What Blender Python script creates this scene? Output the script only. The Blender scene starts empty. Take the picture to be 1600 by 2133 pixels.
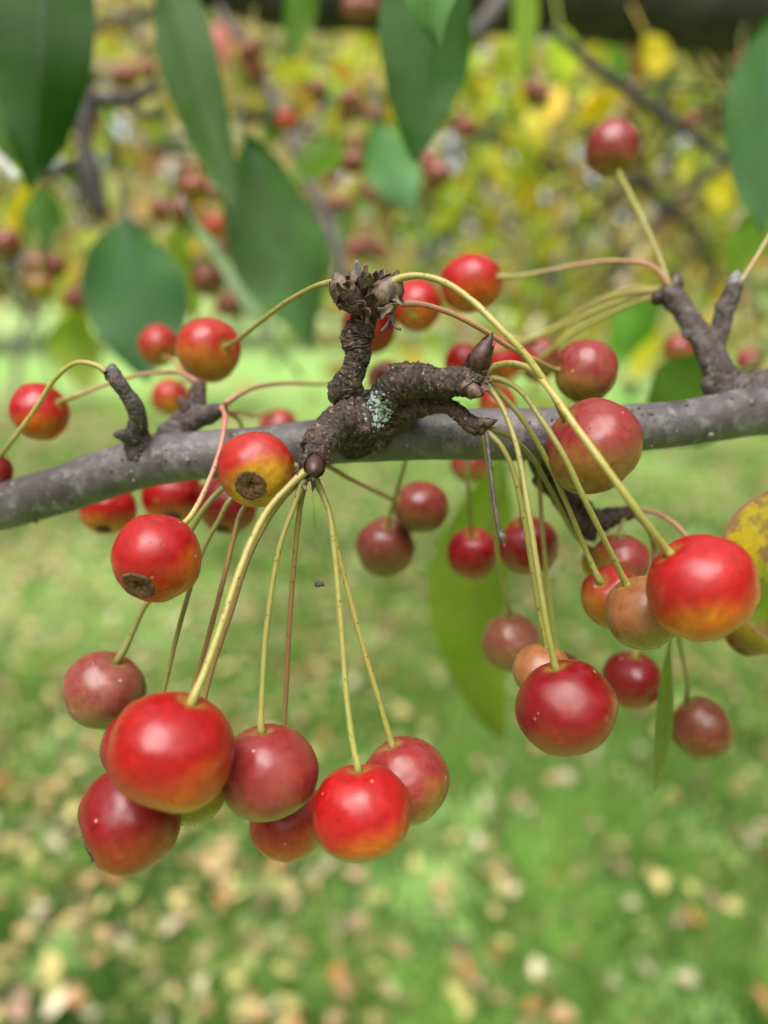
import bpy, math, random
import numpy as np
from mathutils import Vector, Quaternion, Matrix, noise
from mathutils.bvhtree import BVHTree

random.seed(7)
rng = np.random.default_rng(11)
S = bpy.context.scene
C = S.collection
R = math.radians

# ---------------------------------------------------------------- camera
CAM_H, PITCH, FPX = 1.12, R(16.0), 1600.0
cam_d = bpy.data.cameras.new('camera')
cam = bpy.data.objects.new('camera', cam_d)
C.objects.link(cam)
cam.location = (0, 0, CAM_H)
cam.rotation_euler = (R(90) - PITCH, 0, 0)
cam_d.sensor_fit = 'HORIZONTAL'
cam_d.sensor_width = 26.0
cam_d.lens = 26.0
cam_d.clip_start = 0.01
cam_d.clip_end = 500
cam_d.dof.use_dof = True
cam_d.dof.focus_distance = 0.105
cam_d.dof.aperture_fstop = 8.3
S.camera = cam

# ---------------------------------------------------------------- sky, sun, exposure
SUN_EL, SUN_AZ = R(62), R(-165)      # azimuth of the sun seen from above, 0 = +Y, clockwise
world = bpy.data.worlds.new('World')
S.world = world
world.use_nodes = True
wn = world.node_tree.nodes
wl = world.node_tree.links
sky = wn.new('ShaderNodeTexSky')
sky.sky_type = 'NISHITA'
sky.sun_disc = False
sky.sun_elevation = SUN_EL
sky.sun_rotation = SUN_AZ
sky.air_density = 1.0
sky.dust_density = 4.0
sky.ozone_density = 1.0
hs = wn.new('ShaderNodeHueSaturation')
hs.inputs['Saturation'].default_value = 0.12
wl.new(sky.outputs[0], hs.inputs['Color'])
wl.new(hs.outputs[0], wn['Background'].inputs['Color'])
wn['Background'].inputs['Strength'].default_value = 0.08
sun_d = bpy.data.lights.new('sun', 'SUN')
sun_d.energy = 1.5
sun_d.angle = R(54)
sun_d.color = (1.0, 0.96, 0.9)
sun = bpy.data.objects.new('sun', sun_d)
C.objects.link(sun)
_sd = Vector((math.sin(SUN_AZ) * math.cos(SUN_EL), math.cos(SUN_AZ) * math.cos(SUN_EL), math.sin(SUN_EL)))
sun.rotation_euler = _sd.to_track_quat('Z', 'Y').to_euler()
S.view_settings.view_transform = 'Standard'
S.view_settings.look = 'None'
S.view_settings.exposure = 1.82
S.view_settings.gamma = 1.0
S.view_settings.use_curve_mapping = False
S.render.engine = 'CYCLES'
S.cycles.use_denoising = True
S.cycles.max_bounces = 8
S.cycles.transparent_max_bounces = 8

# ---------------------------------------------------------------- places
FWD = Vector((0, math.cos(PITCH), -math.sin(PITCH)))
UP = Vector((0, math.sin(PITCH), math.cos(PITCH)))
RT = Vector((1, 0, 0))
EYE = Vector((0, 0, CAM_H))

def at(px, py, d):
    """A point of the place, d metres in front of the viewer."""
    px, py, d = float(px), float(py), float(d)
    return EYE + (FWD + RT * ((px - 800) / FPX) + UP * ((1066.5 - py) / FPX)) * d

# ---------------------------------------------------------------- objects
def link(name, data, parent=None, loc=None):
    o = bpy.data.objects.new(name, data)
    C.objects.link(o)
    if parent is not None:
        o.parent = parent
    if loc is not None:
        o.location = loc
    return o

def tag(o, label=None, cat=None, group=None, kind=None):
    if label: o['label'] = label
    if cat: o['category'] = cat
    if group: o['group'] = group
    if kind: o['kind'] = kind
    return o

def mesh(name, verts, faces, mat=None, smooth=True, attrs=None):
    me = bpy.data.meshes.new(name)
    me.from_pydata([tuple(v) for v in verts], [], faces)
    if smooth:
        me.polygons.foreach_set('use_smooth', [True] * len(me.polygons))
    if mat: me.materials.append(mat)
    for k, v in (attrs or {}).items():
        a = np.asarray(v, dtype=np.float32)
        if a.ndim == 1:
            me.attributes.new(k, 'FLOAT', 'POINT').data.foreach_set('value', a)
        else:
            if a.shape[1] == 3:
                a = np.hstack([a, np.ones((len(a), 1), np.float32)])
            me.attributes.new(k, 'FLOAT_COLOR', 'POINT').data.foreach_set('color', a.ravel())
    me.update()
    return me

def quad_mesh(name, V, F, mat, attrs=None, smooth=True):
    """V (n,3) and F (m,4) or (m,3) numpy arrays."""
    me = bpy.data.meshes.new(name)
    n, m, k = len(V), len(F), F.shape[1]
    me.vertices.add(n)
    me.vertices.foreach_set('co', np.asarray(V, np.float32).ravel())
    me.loops.add(m * k)
    me.loops.foreach_set('vertex_index', np.asarray(F, np.int32).ravel())
    me.polygons.add(m)
    me.polygons.foreach_set('loop_start', np.arange(0, m * k, k, dtype=np.int32))
    me.polygons.foreach_set('use_smooth', np.full(m, smooth))
    me.materials.append(mat)
    for kk, v in (attrs or {}).items():
        a = np.asarray(v, np.float32)
        if a.ndim == 1:
            me.attributes.new(kk, 'FLOAT', 'POINT').data.foreach_set('value', a)
        else:
            if a.shape[1] == 3:
                a = np.hstack([a, np.ones((len(a), 1), np.float32)])
            me.attributes.new(kk, 'FLOAT_COLOR', 'POINT').data.foreach_set('color', a.ravel())
    me.update(calc_edges=True)
    return me

def catmull(P, n):
    """P: list of numpy rows; n samples evenly by chord length."""
    P = np.array(P, float)
    if len(P) == 2:
        t = np.linspace(0, 1, n)[:, None]
        return P[0] * (1 - t) + P[1] * t
    Q = np.vstack([2 * P[0] - P[1], P, 2 * P[-1] - P[-2]])
    out = []
    for i in range(1, len(Q) - 2):
        p0, p1, p2, p3 = Q[i - 1], Q[i], Q[i + 1], Q[i + 2]
        t = np.linspace(0, 1, 24, endpoint=False)[:, None]
        out.append(.5 * (2 * p1 + (p2 - p0) * t + (2 * p0 - 5 * p1 + 4 * p2 - p3) * t * t + (3 * p1 - p0 - 3 * p2 + p3) * t ** 3))
    out.append(P[-1:])
    D = np.vstack(out)
    L = np.concatenate([[0], np.cumsum(np.linalg.norm(np.diff(D[:, :3], axis=0), axis=1))])
    s = np.linspace(0, L[-1], n)
    return np.stack([np.interp(s, L, D[:, k]) for k in range(D.shape[1])], 1)

def frames(X):
    T = np.gradient(X, axis=0)
    T /= np.linalg.norm(T, axis=1)[:, None] + 1e-12
    N = np.zeros_like(T)
    a = np.array([0, 0, 1.0]) if abs(T[0, 2]) < .9 else np.array([1.0, 0, 0])
    v = a - T[0] * a.dot(T[0])
    N[0] = v / np.linalg.norm(v)
    for i in range(1, len(T)):
        v = N[i - 1] - T[i] * N[i - 1].dot(T[i])
        N[i] = v / (np.linalg.norm(v) + 1e-12)
    return T, N, np.cross(T, N)

def tube_geo(D, k=16, disp=None, origin=None):
    """D rows: x, y, z, radius. Returns verts, faces and the place along the tube."""
    X, r = D[:, :3], D[:, 3]
    T, N, B = frames(X)
    n = len(X)
    L = np.concatenate([[0], np.cumsum(np.linalg.norm(np.diff(X, axis=0), axis=1))])
    V, tt = [], []
    for i in range(n):
        for j in range(k):
            a = 2 * math.pi * j / k
            dr = N[i] * math.cos(a) + B[i] * math.sin(a)
            f = 1.0 if disp is None else disp(L[i], a, X[i] + dr * r[i], r[i])
            V.append(X[i] + dr * (r[i] * f)); tt.append(i / (n - 1))
    F = [(i * k + j, i * k + (j + 1) % k, (i + 1) * k + (j + 1) % k, (i + 1) * k + j) for i in range(n - 1) for j in range(k)]
    for e, i in ((-1, 0), (1, n - 1)):
        V.append(X[i] + T[i] * e * r[i] * .6); tt.append(i / (n - 1))
        c = len(V) - 1
        for j in range(k):
            F.append((c, i * k + (j + 1) % k, i * k + j) if e < 0 else (c, i * k + j, i * k + (j + 1) % k))
    V = np.array(V)
    if origin is not None:
        V = V - np.array(origin)
    return V, F, tt

def px_path(pts):
    """pts: (px, py, depth, radius px) -> rows x, y, z, radius in metres"""
    return [tuple(at(p[0], p[1], p[2])) + (p[3] * p[2] / FPX,) for p in pts]

# ---------------------------------------------------------------- materials
class NT:
    def __init__(self, name):
        self.m = bpy.data.materials.new(name)
        self.m.use_nodes = True
        self.t = self.m.node_tree
        self.b = self.t.nodes['Principled BSDF']
        self.out = self.t.nodes['Material Output']
    def n(self, kind, **kw):
        nd = self.t.nodes.new(kind)
        for k, v in kw.items(): setattr(nd, k, v)
        return nd
    def set(self, sock, v):
        if hasattr(v, 'is_output') or isinstance(v, bpy.types.NodeSocket):
            self.t.links.new(v, sock)
        else:
            if isinstance(v, (tuple, list)) and len(v) == 3 and sock.type == 'RGBA': v = (*v, 1)
            sock.default_value = v
    def attr(self, name, obj=False, out='Fac'):
        a = self.n('ShaderNodeAttribute', attribute_name=name)
        a.attribute_type = 'OBJECT' if obj else 'GEOMETRY'
        return a.outputs[out]
    def objco(self):
        return self.n('ShaderNodeTexCoord').outputs['Object']
    def noise(self, vec, scale, detail=3, rough=.55, dist=0):
        x = self.n('ShaderNodeTexNoise')
        self.set(x.inputs['Vector'], vec); self.set(x.inputs['Scale'], scale)
        x.inputs['Detail'].default_value = detail; x.inputs['Roughness'].default_value = rough
        x.inputs['Distortion'].default_value = dist
        return x.outputs['Fac']
    def math(self, op, a, b=0.0, c=None):
        x = self.n('ShaderNodeMath', operation=op)
        self.set(x.inputs[0], a); self.set(x.inputs[1], b)
        if c is not None: self.set(x.inputs[2], c)
        return x.outputs[0]
    def ramp(self, v, lo, hi, a=0.0, b=1.0):
        x = self.n('ShaderNodeMapRange', interpolation_type='SMOOTHSTEP')
        self.set(x.inputs[0], v); self.set(x.inputs[1], lo); self.set(x.inputs[2], hi)
        self.set(x.inputs[3], a); self.set(x.inputs[4], b)
        return x.outputs[0]
    def mix(self, f, a, b, blend='MIX'):
        x = self.n('ShaderNodeMix', data_type='RGBA', blend_type=blend)
        self.set(x.inputs[0], f); self.set(x.inputs[6], a); self.set(x.inputs[7], b)
        return x.outputs[2]
    def voro(self, vec, scale, out='Distance', feature='F1'):
        x = self.n('ShaderNodeTexVoronoi', feature=feature)
        self.set(x.inputs['Vector'], vec); self.set(x.inputs['Scale'], scale)
        return x
    def bump(self, h, strength, dist):
        x = self.n('ShaderNodeBump')
        self.set(x.inputs['Height'], h); x.inputs['Strength'].default_value = strength
        x.inputs['Distance'].default_value = dist
        self.t.links.new(x.outputs[0], self.b.inputs['Normal'])
        return x
    def P(self, name, v):
        self.set(self.b.inputs[name], v)
    def translucent(self, color, fac):
        tr = self.n('ShaderNodeBsdfTranslucent'); self.set(tr.inputs[0], color)
        mx = self.n('ShaderNodeMixShader'); self.set(mx.inputs[0], fac)
        self.t.links.new(self.b.outputs[0], mx.inputs[1]); self.t.links.new(tr.outputs[0], mx.inputs[2])
        self.t.links.new(mx.outputs[0], self.out.inputs['Surface'])

def mat_fruit():
    M = NT('crabapple skin')
    co0 = M.objco()
    off = M.n('ShaderNodeVectorMath', operation='ADD'); M.set(off.inputs[0], co0); M.set(off.inputs[1], M.attr('seed', True, 'Vector'))
    co = off.outputs[0]
    nn = M.n('ShaderNodeVectorMath', operation='NORMALIZE'); M.set(nn.inputs[0], co0)
    dt = M.n('ShaderNodeVectorMath', operation='DOT_PRODUCT'); M.set(dt.inputs[0], nn.outputs[0]); M.set(dt.inputs[1], M.attr('under_dir', True, 'Vector'))
    big = M.noise(co, 130, 3, .5)
    v = M.math('ADD', dt.outputs['Value'], M.math('MULTIPLY_ADD', big, 1.35, -.675))
    f = M.ramp(v, M.attr('lo', True), M.attr('hi', True))
    col = M.mix(f, M.attr('red', True, 'Color'), M.attr('under', True, 'Color'))
    # mottling: fine darker and paler flecks, meridian streaks
    mot = M.noise(co, 900, 4, .65)
    col = M.mix(M.ramp(mot, .38, .68, 0, .6), col, M.mix(1.0, col, (.62, .45, .45), 'MULTIPLY'))
    mid = M.noise(co, 280, 3, .6, .6)
    col = M.mix(M.ramp(mid, .48, .72, 0, .7), col, M.mix(1.0, col, (1.3, 1.7, 1.1), 'MULTIPLY'))
    rus = M.ramp(M.noise(co, 120, 5, .7, 1.0), .62, .70)
    col = M.mix(M.math('MULTIPLY', rus, .35), col, (.22, .09, .035))
    # bloom: the waxy haze of the skin
    bl = M.math('MULTIPLY', M.attr('bloom', True), M.ramp(M.noise(co, 210, 4, .6), .3, .7))
    col = M.mix(bl, col, (.32, .18, .13))
    # pale green-yellow round the stalk
    zz = M.n('ShaderNodeSeparateXYZ'); M.set(zz.inputs[0], nn.outputs[0])
    col = M.mix(M.ramp(M.math('ADD', zz.outputs[2], M.math('MULTIPLY', mid, .06)), .965, 1.03, 0, .7), col, (.24, .15, .03))
    # lenticels and dark specks
    w1 = M.voro(co, 470)
    k1 = M.n('ShaderNodeSeparateXYZ'); M.set(k1.inputs[0], w1.outputs['Color'])
    d1 = M.math('MULTIPLY', M.ramp(M.math('DIVIDE', w1.outputs['Distance'], M.math('MULTIPLY_ADD', k1.outputs[1], 1.0, .35)), .06, .13, 1, 0), M.ramp(k1.outputs[0], .46, .48))
    col = M.mix(M.math('MULTIPLY', d1, .7), col, (.46, .27, .13))
    w2 = M.voro(co, 560)
    k2 = M.n('ShaderNodeSeparateXYZ'); M.set(k2.inputs[0], w2.outputs['Color'])
    d2 = M.math('MULTIPLY', M.ramp(w2.outputs['Distance'], .06, .12, 1, 0), M.ramp(k2.outputs[1], .66, .68))
    col = M.mix(M.math('MULTIPLY', d2, .85), col, (.03, .012, .008))
    M.P('Base Color', col)
    M.P('Roughness', M.ramp(M.noise(co, 160, 4, .6), .35, .65, .24, .41))
    M.P('Specular IOR Level', .38)
    M.P('Subsurface Weight', .03); M.P('Subsurface Radius', (1, .35, .12)); M.P('Subsurface Scale', .0015)
    h = M.math('ADD', M.math('MULTIPLY', d1, 1.3), M.math('MULTIPLY', mot, .35))
    M.bump(M.math('SUBTRACT', h, d2), .35, .00008)
    return M.m

def mat_stalk():
    M = NT('fruit stalk')
    t = M.attr('t')
    co = M.objco()
    nz = M.math('MULTIPLY_ADD', M.noise(co, 250, 3), .3, -.15)
    t2 = M.math('ADD', t, nz)
    c = M.mix(M.ramp(t2, .0, .5), M.attr('base', True, 'Color'), M.attr('mid', True, 'Color'))
    c = M.mix(M.ramp(t2, .5, 1.0), c, M.attr('tip', True, 'Color'))
    c = M.mix(M.ramp(M.noise(co, 1500, 4, .7), .42, .75, 0, .35), c, (.16, .1, .03))
    w = M.voro(co, 1100)
    k = M.n('ShaderNodeSeparateXYZ'); M.set(k.inputs[0], w.outputs['Color'])
    d = M.math('MULTIPLY', M.ramp(w.outputs['Distance'], .1, .24, 1, 0), M.ramp(k.outputs[0], .38, .40))
    c = M.mix(M.math('MULTIPLY', d, .85), c, (.035, .025, .015))
    M.P('Base Color', c); M.P('Roughness', .5)
    M.bump(M.noise(co, 1200, 3), .4, .00006)
    return M.m

def mat_scar():
    M = NT('dried calyx scar')
    co = M.objco()
    n1 = M.noise(co, 2200, 5, .7)
    rad = M.attr('rad')
    c = M.mix(M.ramp(n1, .3, .7), (.022, .010, .006), (.20, .095, .038))
    c = M.mix(M.ramp(M.math('ADD', rad, M.math('MULTIPLY_ADD', n1, .2, -.1)), 0.10, .42, .9, 0), c, (.016, .01, .006))
    M.P('Base Color', c); M.P('Roughness', .9)
    M.bump(n1, .9, .0003)
    return M.m

def mat_branch():
    M = NT('smooth grey bark')
    co = M.objco()
    a = M.noise(co, 90, 5, .6)
    b = M.noise(co, 420, 5, .65)
    c = M.mix(M.ramp(a, .3, .7), (.032, .025, .026), (.098, .084, .088))
    c = M.mix(M.ramp(b, .48, .72, 0, .65), c, (.19, .178, .185))
    c = M.mix(M.ramp(M.noise(co, 1300, 4, .7), .55, .75, 0, .7), c, (.025, .017, .016))
    c = M.mix(M.ramp(M.noise(co, 45, 4, .6), .56, .72, 0, .5), c, (.10, .115, .08))
    w = M.voro(co, 260)
    k = M.n('ShaderNodeSeparateXYZ'); M.set(k.inputs[0], w.outputs['Color'])
    d = M.math('MULTIPLY', M.ramp(w.outputs['Distance'], .06, .16, 1, 0), M.ramp(k.outputs[0], .6, .62))
    c = M.mix(M.math('MULTIPLY', d, .7), c, (.2, .18, .16))
    # darker bark close to the spurs
    c = M.mix(M.math('MULTIPLY', M.attr('joint_dark'), M.ramp(M.noise(co, 500, 4, .7), .25, .6)), c, (.016, .012, .010))
    M.P('Base Color', c); M.P('Roughness', .5); M.P('Specular IOR Level', .5)
    h = M.math('ADD', M.math('MULTIPLY', b, .8), M.math('MULTIPLY', d, .8))
    M.bump(h, .9, .0005)
    return M.m

def mat_spur(name, dark, light, hi):
    M = NT(name)
    co = M.objco()
    a = M.noise(co, 260, 5, .65)
    b = M.noise(co, 1400, 5, .7)
    c = M.mix(M.ramp(a, .3, .7), dark, light)
    c = M.mix(M.ramp(b, .50, .70, 0, .8), c, hi)  # cream highlights put into the bark colour
    c = M.mix(M.ramp(M.noise(co, 700, 4, .7), .52, .7, 0, .7), c, (.02, .013, .011))
    c = M.mix(M.ramp(M.attr('crease'), .15, .85, .9, 0), c, (.018, .012, .01))  # groove shade painted in: creases go near black
    w = M.voro(co, 1500)
    k = M.n('ShaderNodeSeparateXYZ'); M.set(k.inputs[0], w.outputs['Color'])
    d = M.math('MULTIPLY', M.ramp(w.outputs['Distance'], .1, .25, 1, 0), M.ramp(k.outputs[0], .8, .82))
    c = M.mix(M.math('MULTIPLY', d, .8), c, (.5, .42, .36))
    M.P('Base Color', c); M.P('Roughness', .75)
    M.bump(M.math('ADD', b, M.math('MULTIPLY', a, 1.0)), 1.0, .0006)
    return M.m

def mat_plain(name, c1, c2, scale, rough=.6, bump=.0, dist=.0002, spec=.5):
    M = NT(name)
    co = M.objco()
    n1 = M.noise(co, scale, 4, .65)
    M.P('Base Color', M.mix(M.ramp(n1, .3, .7), c1, c2)); M.P('Roughness', rough); M.P('Specular IOR Level', spec)
    if bump: M.bump(n1, bump, dist)
    return M.m

def mat_leaf():
    M = NT('leaf blade')
    u, v = M.attr('u'), M.attr('v')
    co = M.objco()
    av = M.math('ABSOLUTE', v)
    # side veins run forward from the midrib
    ph = M.math('MULTIPLY', M.math('SUBTRACT', u, M.math('MULTIPLY', av, .16)), 62.0)
    vein = M.ramp(M.math('SINE', ph), .93, 1.0)
    mid = M.ramp(av, .015, .07, 1, 0)
    vv = M.math('MAXIMUM', M.math('MULTIPLY', vein, .5), mid)
    base = M.attr('colour', True, 'Color')
    n1 = M.noise(co, 60, 4, .6)
    c = M.mix(M.ramp(n1, .35, .7, 0, .6), base, M.attr('colour_two', True, 'Color'))
    c = M.mix(M.math('MULTIPLY', M.attr('rot', True), M.ramp(M.math('ADD', u, M.math('MULTIPLY_ADD', M.noise(co, 150, 4, .6), .8, -.4)), .42, .66)), c, M.attr('colour_two', True, 'Color'))
    c = M.mix(M.ramp(M.noise(co, 900, 3), .4, .7, 0, .3), c, M.mix(1.0, c, (.6, .65, .5), 'MULTIPLY'))
    c = M.mix(M.math('MULTIPLY', vv, .5), c, M.mix(1.0, c, (1.7, 1.6, 1.3), 'MULTIPLY'))
    c = M.mix(M.ramp(M.noise(co, 28, 3, .6), .42, .66, 0, .75), c, M.mix(1.0, c, (.7, .95, .4), 'MULTIPLY'))
    # blotches of rust and black dots on old leaves
    rot = M.attr('rot', True)
    blot = M.math('MULTIPLY', rot, M.ramp(M.noise(co, 230, 5, .7), .46, .58))
    c = M.mix(M.math('MULTIPLY', blot, .8), c, (.13, .065, .03))
    w = M.voro(co, 190)
    k = M.n('ShaderNodeSeparateXYZ'); M.set(k.inputs[0], w.outputs['Color'])
    d = M.math('MULTIPLY', M.math('MULTIPLY', M.ramp(w.outputs['Distance'], .10, .22, 1, 0), M.ramp(k.outputs[0], .55, .57)), rot)
    c = M.mix(d, c, (.02, .025, .012))
    edge = M.math('MULTIPLY', M.ramp(M.math('ADD', av, M.math('MULTIPLY', n1, .3)), .95, 1.15), rot)
    c = M.mix(edge, c, (.16, .08, .05))
    M.P('Base Color', c); M.P('Roughness', .5); M.P('Specular IOR Level', .07)
    M.bump(M.math('SUBTRACT', M.noise(co, 500, 3), vv), .35, .0004)
    M.translucent(M.mix(1.0, c, (1.5, 1.7, .5), 'MULTIPLY'), M.attr('thin', True))
    return M.m

def mat_vcol(name, rough=.6, trans=.35, spec=.4, tint=(1.2, 1.25, .85)):
    M = NT(name)
    c = M.attr('col', False, 'Color')
    M.P('Base Color', c); M.P('Roughness', rough); M.P('Specular IOR Level', spec)
    if trans: M.translucent(M.mix(1.0, c, tint, 'MULTIPLY'), trans)
    return M.m

def mat_objcol(name, rough=.7, trans=.2):
    M = NT(name)
    co = M.objco()
    c = M.mix(M.ramp(M.noise(co, 90, 4, .6), .35, .7, 0, .5), M.attr('colour', True, 'Color'), M.attr('colour_two', True, 'Color'))
    M.P('Base Color', c); M.P('Roughness', rough)
    M.translucent(c, trans)
    return M.m

def mat_ground():
    M = NT('lawn soil and turf')
    g = M.n('ShaderNodeNewGeometry').outputs['Position']
    a = M.noise(g, .55, 4, .6)
    b = M.noise(g, 9, 5, .65)
    turf = M.mix(M.ramp(b, .3, .7), (.12, .23, .05), (.29, .46, .135))
    soil = M.mix(M.ramp(M.noise(g, 30, 4, .7), .3, .7), (.13, .10, .06), (.27, .22, .13))
    sx = M.n('ShaderNodeSeparateXYZ'); M.set(sx.inputs[0], g)
    bare = M.ramp(M.math('ADD', a, M.math('MULTIPLY', M.math('MAXIMUM', sx.outputs[0], -2.2), -.06)), .50, .70)
    near = M.ramp(sx.outputs[1], 11, 8.5)
    c = M.mix(M.math('MULTIPLY', M.math('MULTIPLY', bare, near), .85), turf, soil)
    far = M.ramp(sx.outputs[1], 10, 20)
    c = M.mix(M.math('MULTIPLY', far, .6), c, (.26, .31, .13))  # sunlit paleness of the distance put into the turf colour
    M.P('Base Color', c); M.P('Roughness', .95); M.P('Specular IOR Level', .15)
    M.bump(b, .5, .02)
    return M.m

FRUIT, STALK, SCAR = mat_fruit(), mat_stalk(), mat_scar()
BRANCH = mat_branch()
SPUR = mat_spur('rough spur bark', (.014, .009, .007), (.100, .060, .040), (.38, .275, .20))
SPUR_RED = mat_spur('reddish spur bark', (.035, .016, .012), (.115, .056, .036), (.22, .13, .09))
SPUR_GREY = mat_spur('grey spur bark', (.048, .034, .030), (.125, .096, .090), (.22, .19, .18))
BUD = mat_plain('bud scales', (.018, .006, .006), (.075, .034, .028), 500, .42, .8, .0003, .4)
DRY = mat_plain('dry papery scale', (.03, .016, .010), (.17, .11, .075), 900, .6, .7, .0003)
LICHEN = mat_plain('pale lichen', (.17, .23, .205), (.36, .43, .385), 1500, .9, .6, .0003, .2)
DARK = mat_plain('withered stalk', (.03, .02, .02), (.10, .075, .07), 900, .6, .4)
LEAF = mat_leaf()
RIB = mat_objcol('leaf rib', .5, .1)
TWIG = mat_plain('grey twig bark', (.045, .036, .034), (.12, .10, .095), 160, .7, .5, .0006)
TWIG_DARK = mat_plain('dark twig bark', (.008, .006, .005), (.03, .021, .018), 160, .7, .5, .0006)
TWIG_PALE = mat_plain('weathered pale twig', (.35, .34, .31), (.55, .54, .5), 160, .8, .4)
LIMB = mat_plain('old dark bark', (.010, .008, .006), (.045, .034, .027), 40, .85, .9, .006)
CROWN = mat_vcol('crown leaf', .6, .5, .2)
GRASS = mat_vcol('grass blade', .5, .35)
FALLEN = mat_objcol('fallen leaf', .65, .2)
FALLEN_V = mat_vcol('leaf litter', .65, .2, .4, (1, 1, 1))
GROUND = mat_ground()
NODULE = mat_plain('lenticel cork', (.05, .042, .04), (.16, .14, .13), 900, .8, .5, .0003)
PITH = mat_plain('silver hairs', (.12, .11, .12), (.28, .27, .28), 900, .6)

# ================================================================ SETTING
V = [(-150, -150, 0), (150, -150, 0), (150, 300, 0), (-150, 300, 0)]
lawn = link('lawn', mesh('lawn', V, [(0, 1, 2, 3)], GROUND))
tag(lawn, kind='structure')

def half_w(y):                    # how wide the view is at distance y along the ground
    return .72 * y + .7

# grass blades near the viewer (uncountable)
def grass():
    N = 165000
    y = 0.75 + 7.5 * rng.random(N) ** 1.35
    x = (rng.random(N) * 2 - 1) * half_w(y)
    cl = np.array([noise.noise(Vector((a * 1.1, b * 1.1, 3))) for a, b in zip(x, y)])
    cl2 = np.array([noise.noise(Vector((a * 4.5, b * 4.5, 8))) for a, b in zip(x, y)])
    bare = np.array([noise.fractal(Vector((a * .55, b * .55, 1.7)), 1, 2, 3) for a, b in zip(x, y)])
    keep = (rng.random(N) < .85 + cl2 * 1.0) & (rng.random(N) < 1.0 - .75 * np.clip((bare - .06 * x - .18) * 5, 0, 1))
    x, y, cl, cl2 = x[keep], y[keep], cl[keep], cl2[keep]
    N = len(x)
    h = (.028 + .045 * rng.random(N)) * (1 + .5 * cl2)
    w = (.0014 + .0016 * rng.random(N)) * (1 + .22 * y)
    az = rng.random(N) * 2 * np.pi
    ln = h * (.25 + 1.1 * rng.random(N))
    la = rng.random(N) * 2 * np.pi
    ex, ey = np.cos(az) * w, np.sin(az) * w
    lx, ly = np.cos(la) * ln, np.sin(la) * ln
    V = np.zeros((N, 5, 3))
    V[:, 0] = np.stack([x - ex, y - ey, -.002 + 0 * x], 1)
    V[:, 1] = np.stack([x + ex, y + ey, -.002 + 0 * x], 1)
    V[:, 2] = np.stack([x + ex * .8 + lx * .35, y + ey * .8 + ly * .35, h * .6], 1)
    V[:, 3] = np.stack([x - ex * .8 + lx * .35, y - ey * .8 + ly * .35, h * .6], 1)
    V[:, 4] = np.stack([x + lx, y + ly, h], 1)
    base = np.arange(N)[:, None] * 5
    F = np.concatenate([np.hstack([base, base + 1, base + 2]), np.hstack([base, base + 2, base + 3]), np.hstack([base + 3, base + 2, base + 4])])
    g1, g2, g3 = np.array([.034, .115, .010]), np.array([.225, .42, .075]), np.array([.30, .28, .10])
    t = np.clip(.5 + cl * .9 + cl2 * 1.3 + (rng.random(N) - .5) * .5, 0, 1)[:, None]
    c = g1 * (1 - t) + g2 * t
    s = (rng.random(N) < .11)[:, None]
    c = np.where(s, g3, c)
    col = np.repeat(c, 5, 0)
    o = link('grass', quad_mesh('grass', V.reshape(-1, 3), F, GRASS, {'col': col}))
    tag(o, kind='stuff')
grass()

# fallen leaves: the 300 nearest are things, the rest litter
def leaf_sheet(L, W, nu=5, nv=4, curl=.3, fold=.25, twist=.3, sd=0):
    r = random.Random(sd)
    c1, c2 = r.uniform(-1, 1) * curl, r.uniform(.2, 1) * fold
    V = []
    for i in range(nu + 1):
        u = i / nu
        hw = W * .5 * max(.04, (math.sin(math.pi * u ** .85)) ** .8)
        for j in range(nv + 1):
            v = j / nv * 2 - 1
            x = (u - .5) * L
            yy = v * hw
            z = c1 * L * (u - .5) ** 2 * 2 + c2 * abs(v) * hw + twist * (u - .5) * v * hw + .08 * W * math.sin(u * 5 + v * 3 + sd)
            V.append((x, yy, z))
    zmin = min(p[2] for p in V)
    V = [(a, b, c - zmin) for a, b, c in V]
    F = [(i * (nv + 1) + j, (i + 1) * (nv + 1) + j, (i + 1) * (nv + 1) + j + 1, i * (nv + 1) + j + 1) for i in range(nu) for j in range(nv)]
    return np.array(V), F

FALL_COL = [('tan', (.50, .33, .17), (.38, .22, .10)), ('pale yellow', (.66, .54, .23), (.52, .40, .16)),
            ('pinkish brown', (.47, .29, .21), (.34, .20, .14)), ('orange brown', (.50, .23, .08), (.33, .15, .05)),
            ('cream coloured', (.66, .57, .40), (.55, .44, .28)), ('dull purple', (.22, .11, .10), (.16, .08, .07)),
            ('yellow green', (.38, .40, .13), (.30, .28, .09))]
FALL_W = [.27, .24, .16, .06, .15, .03, .09]

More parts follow.
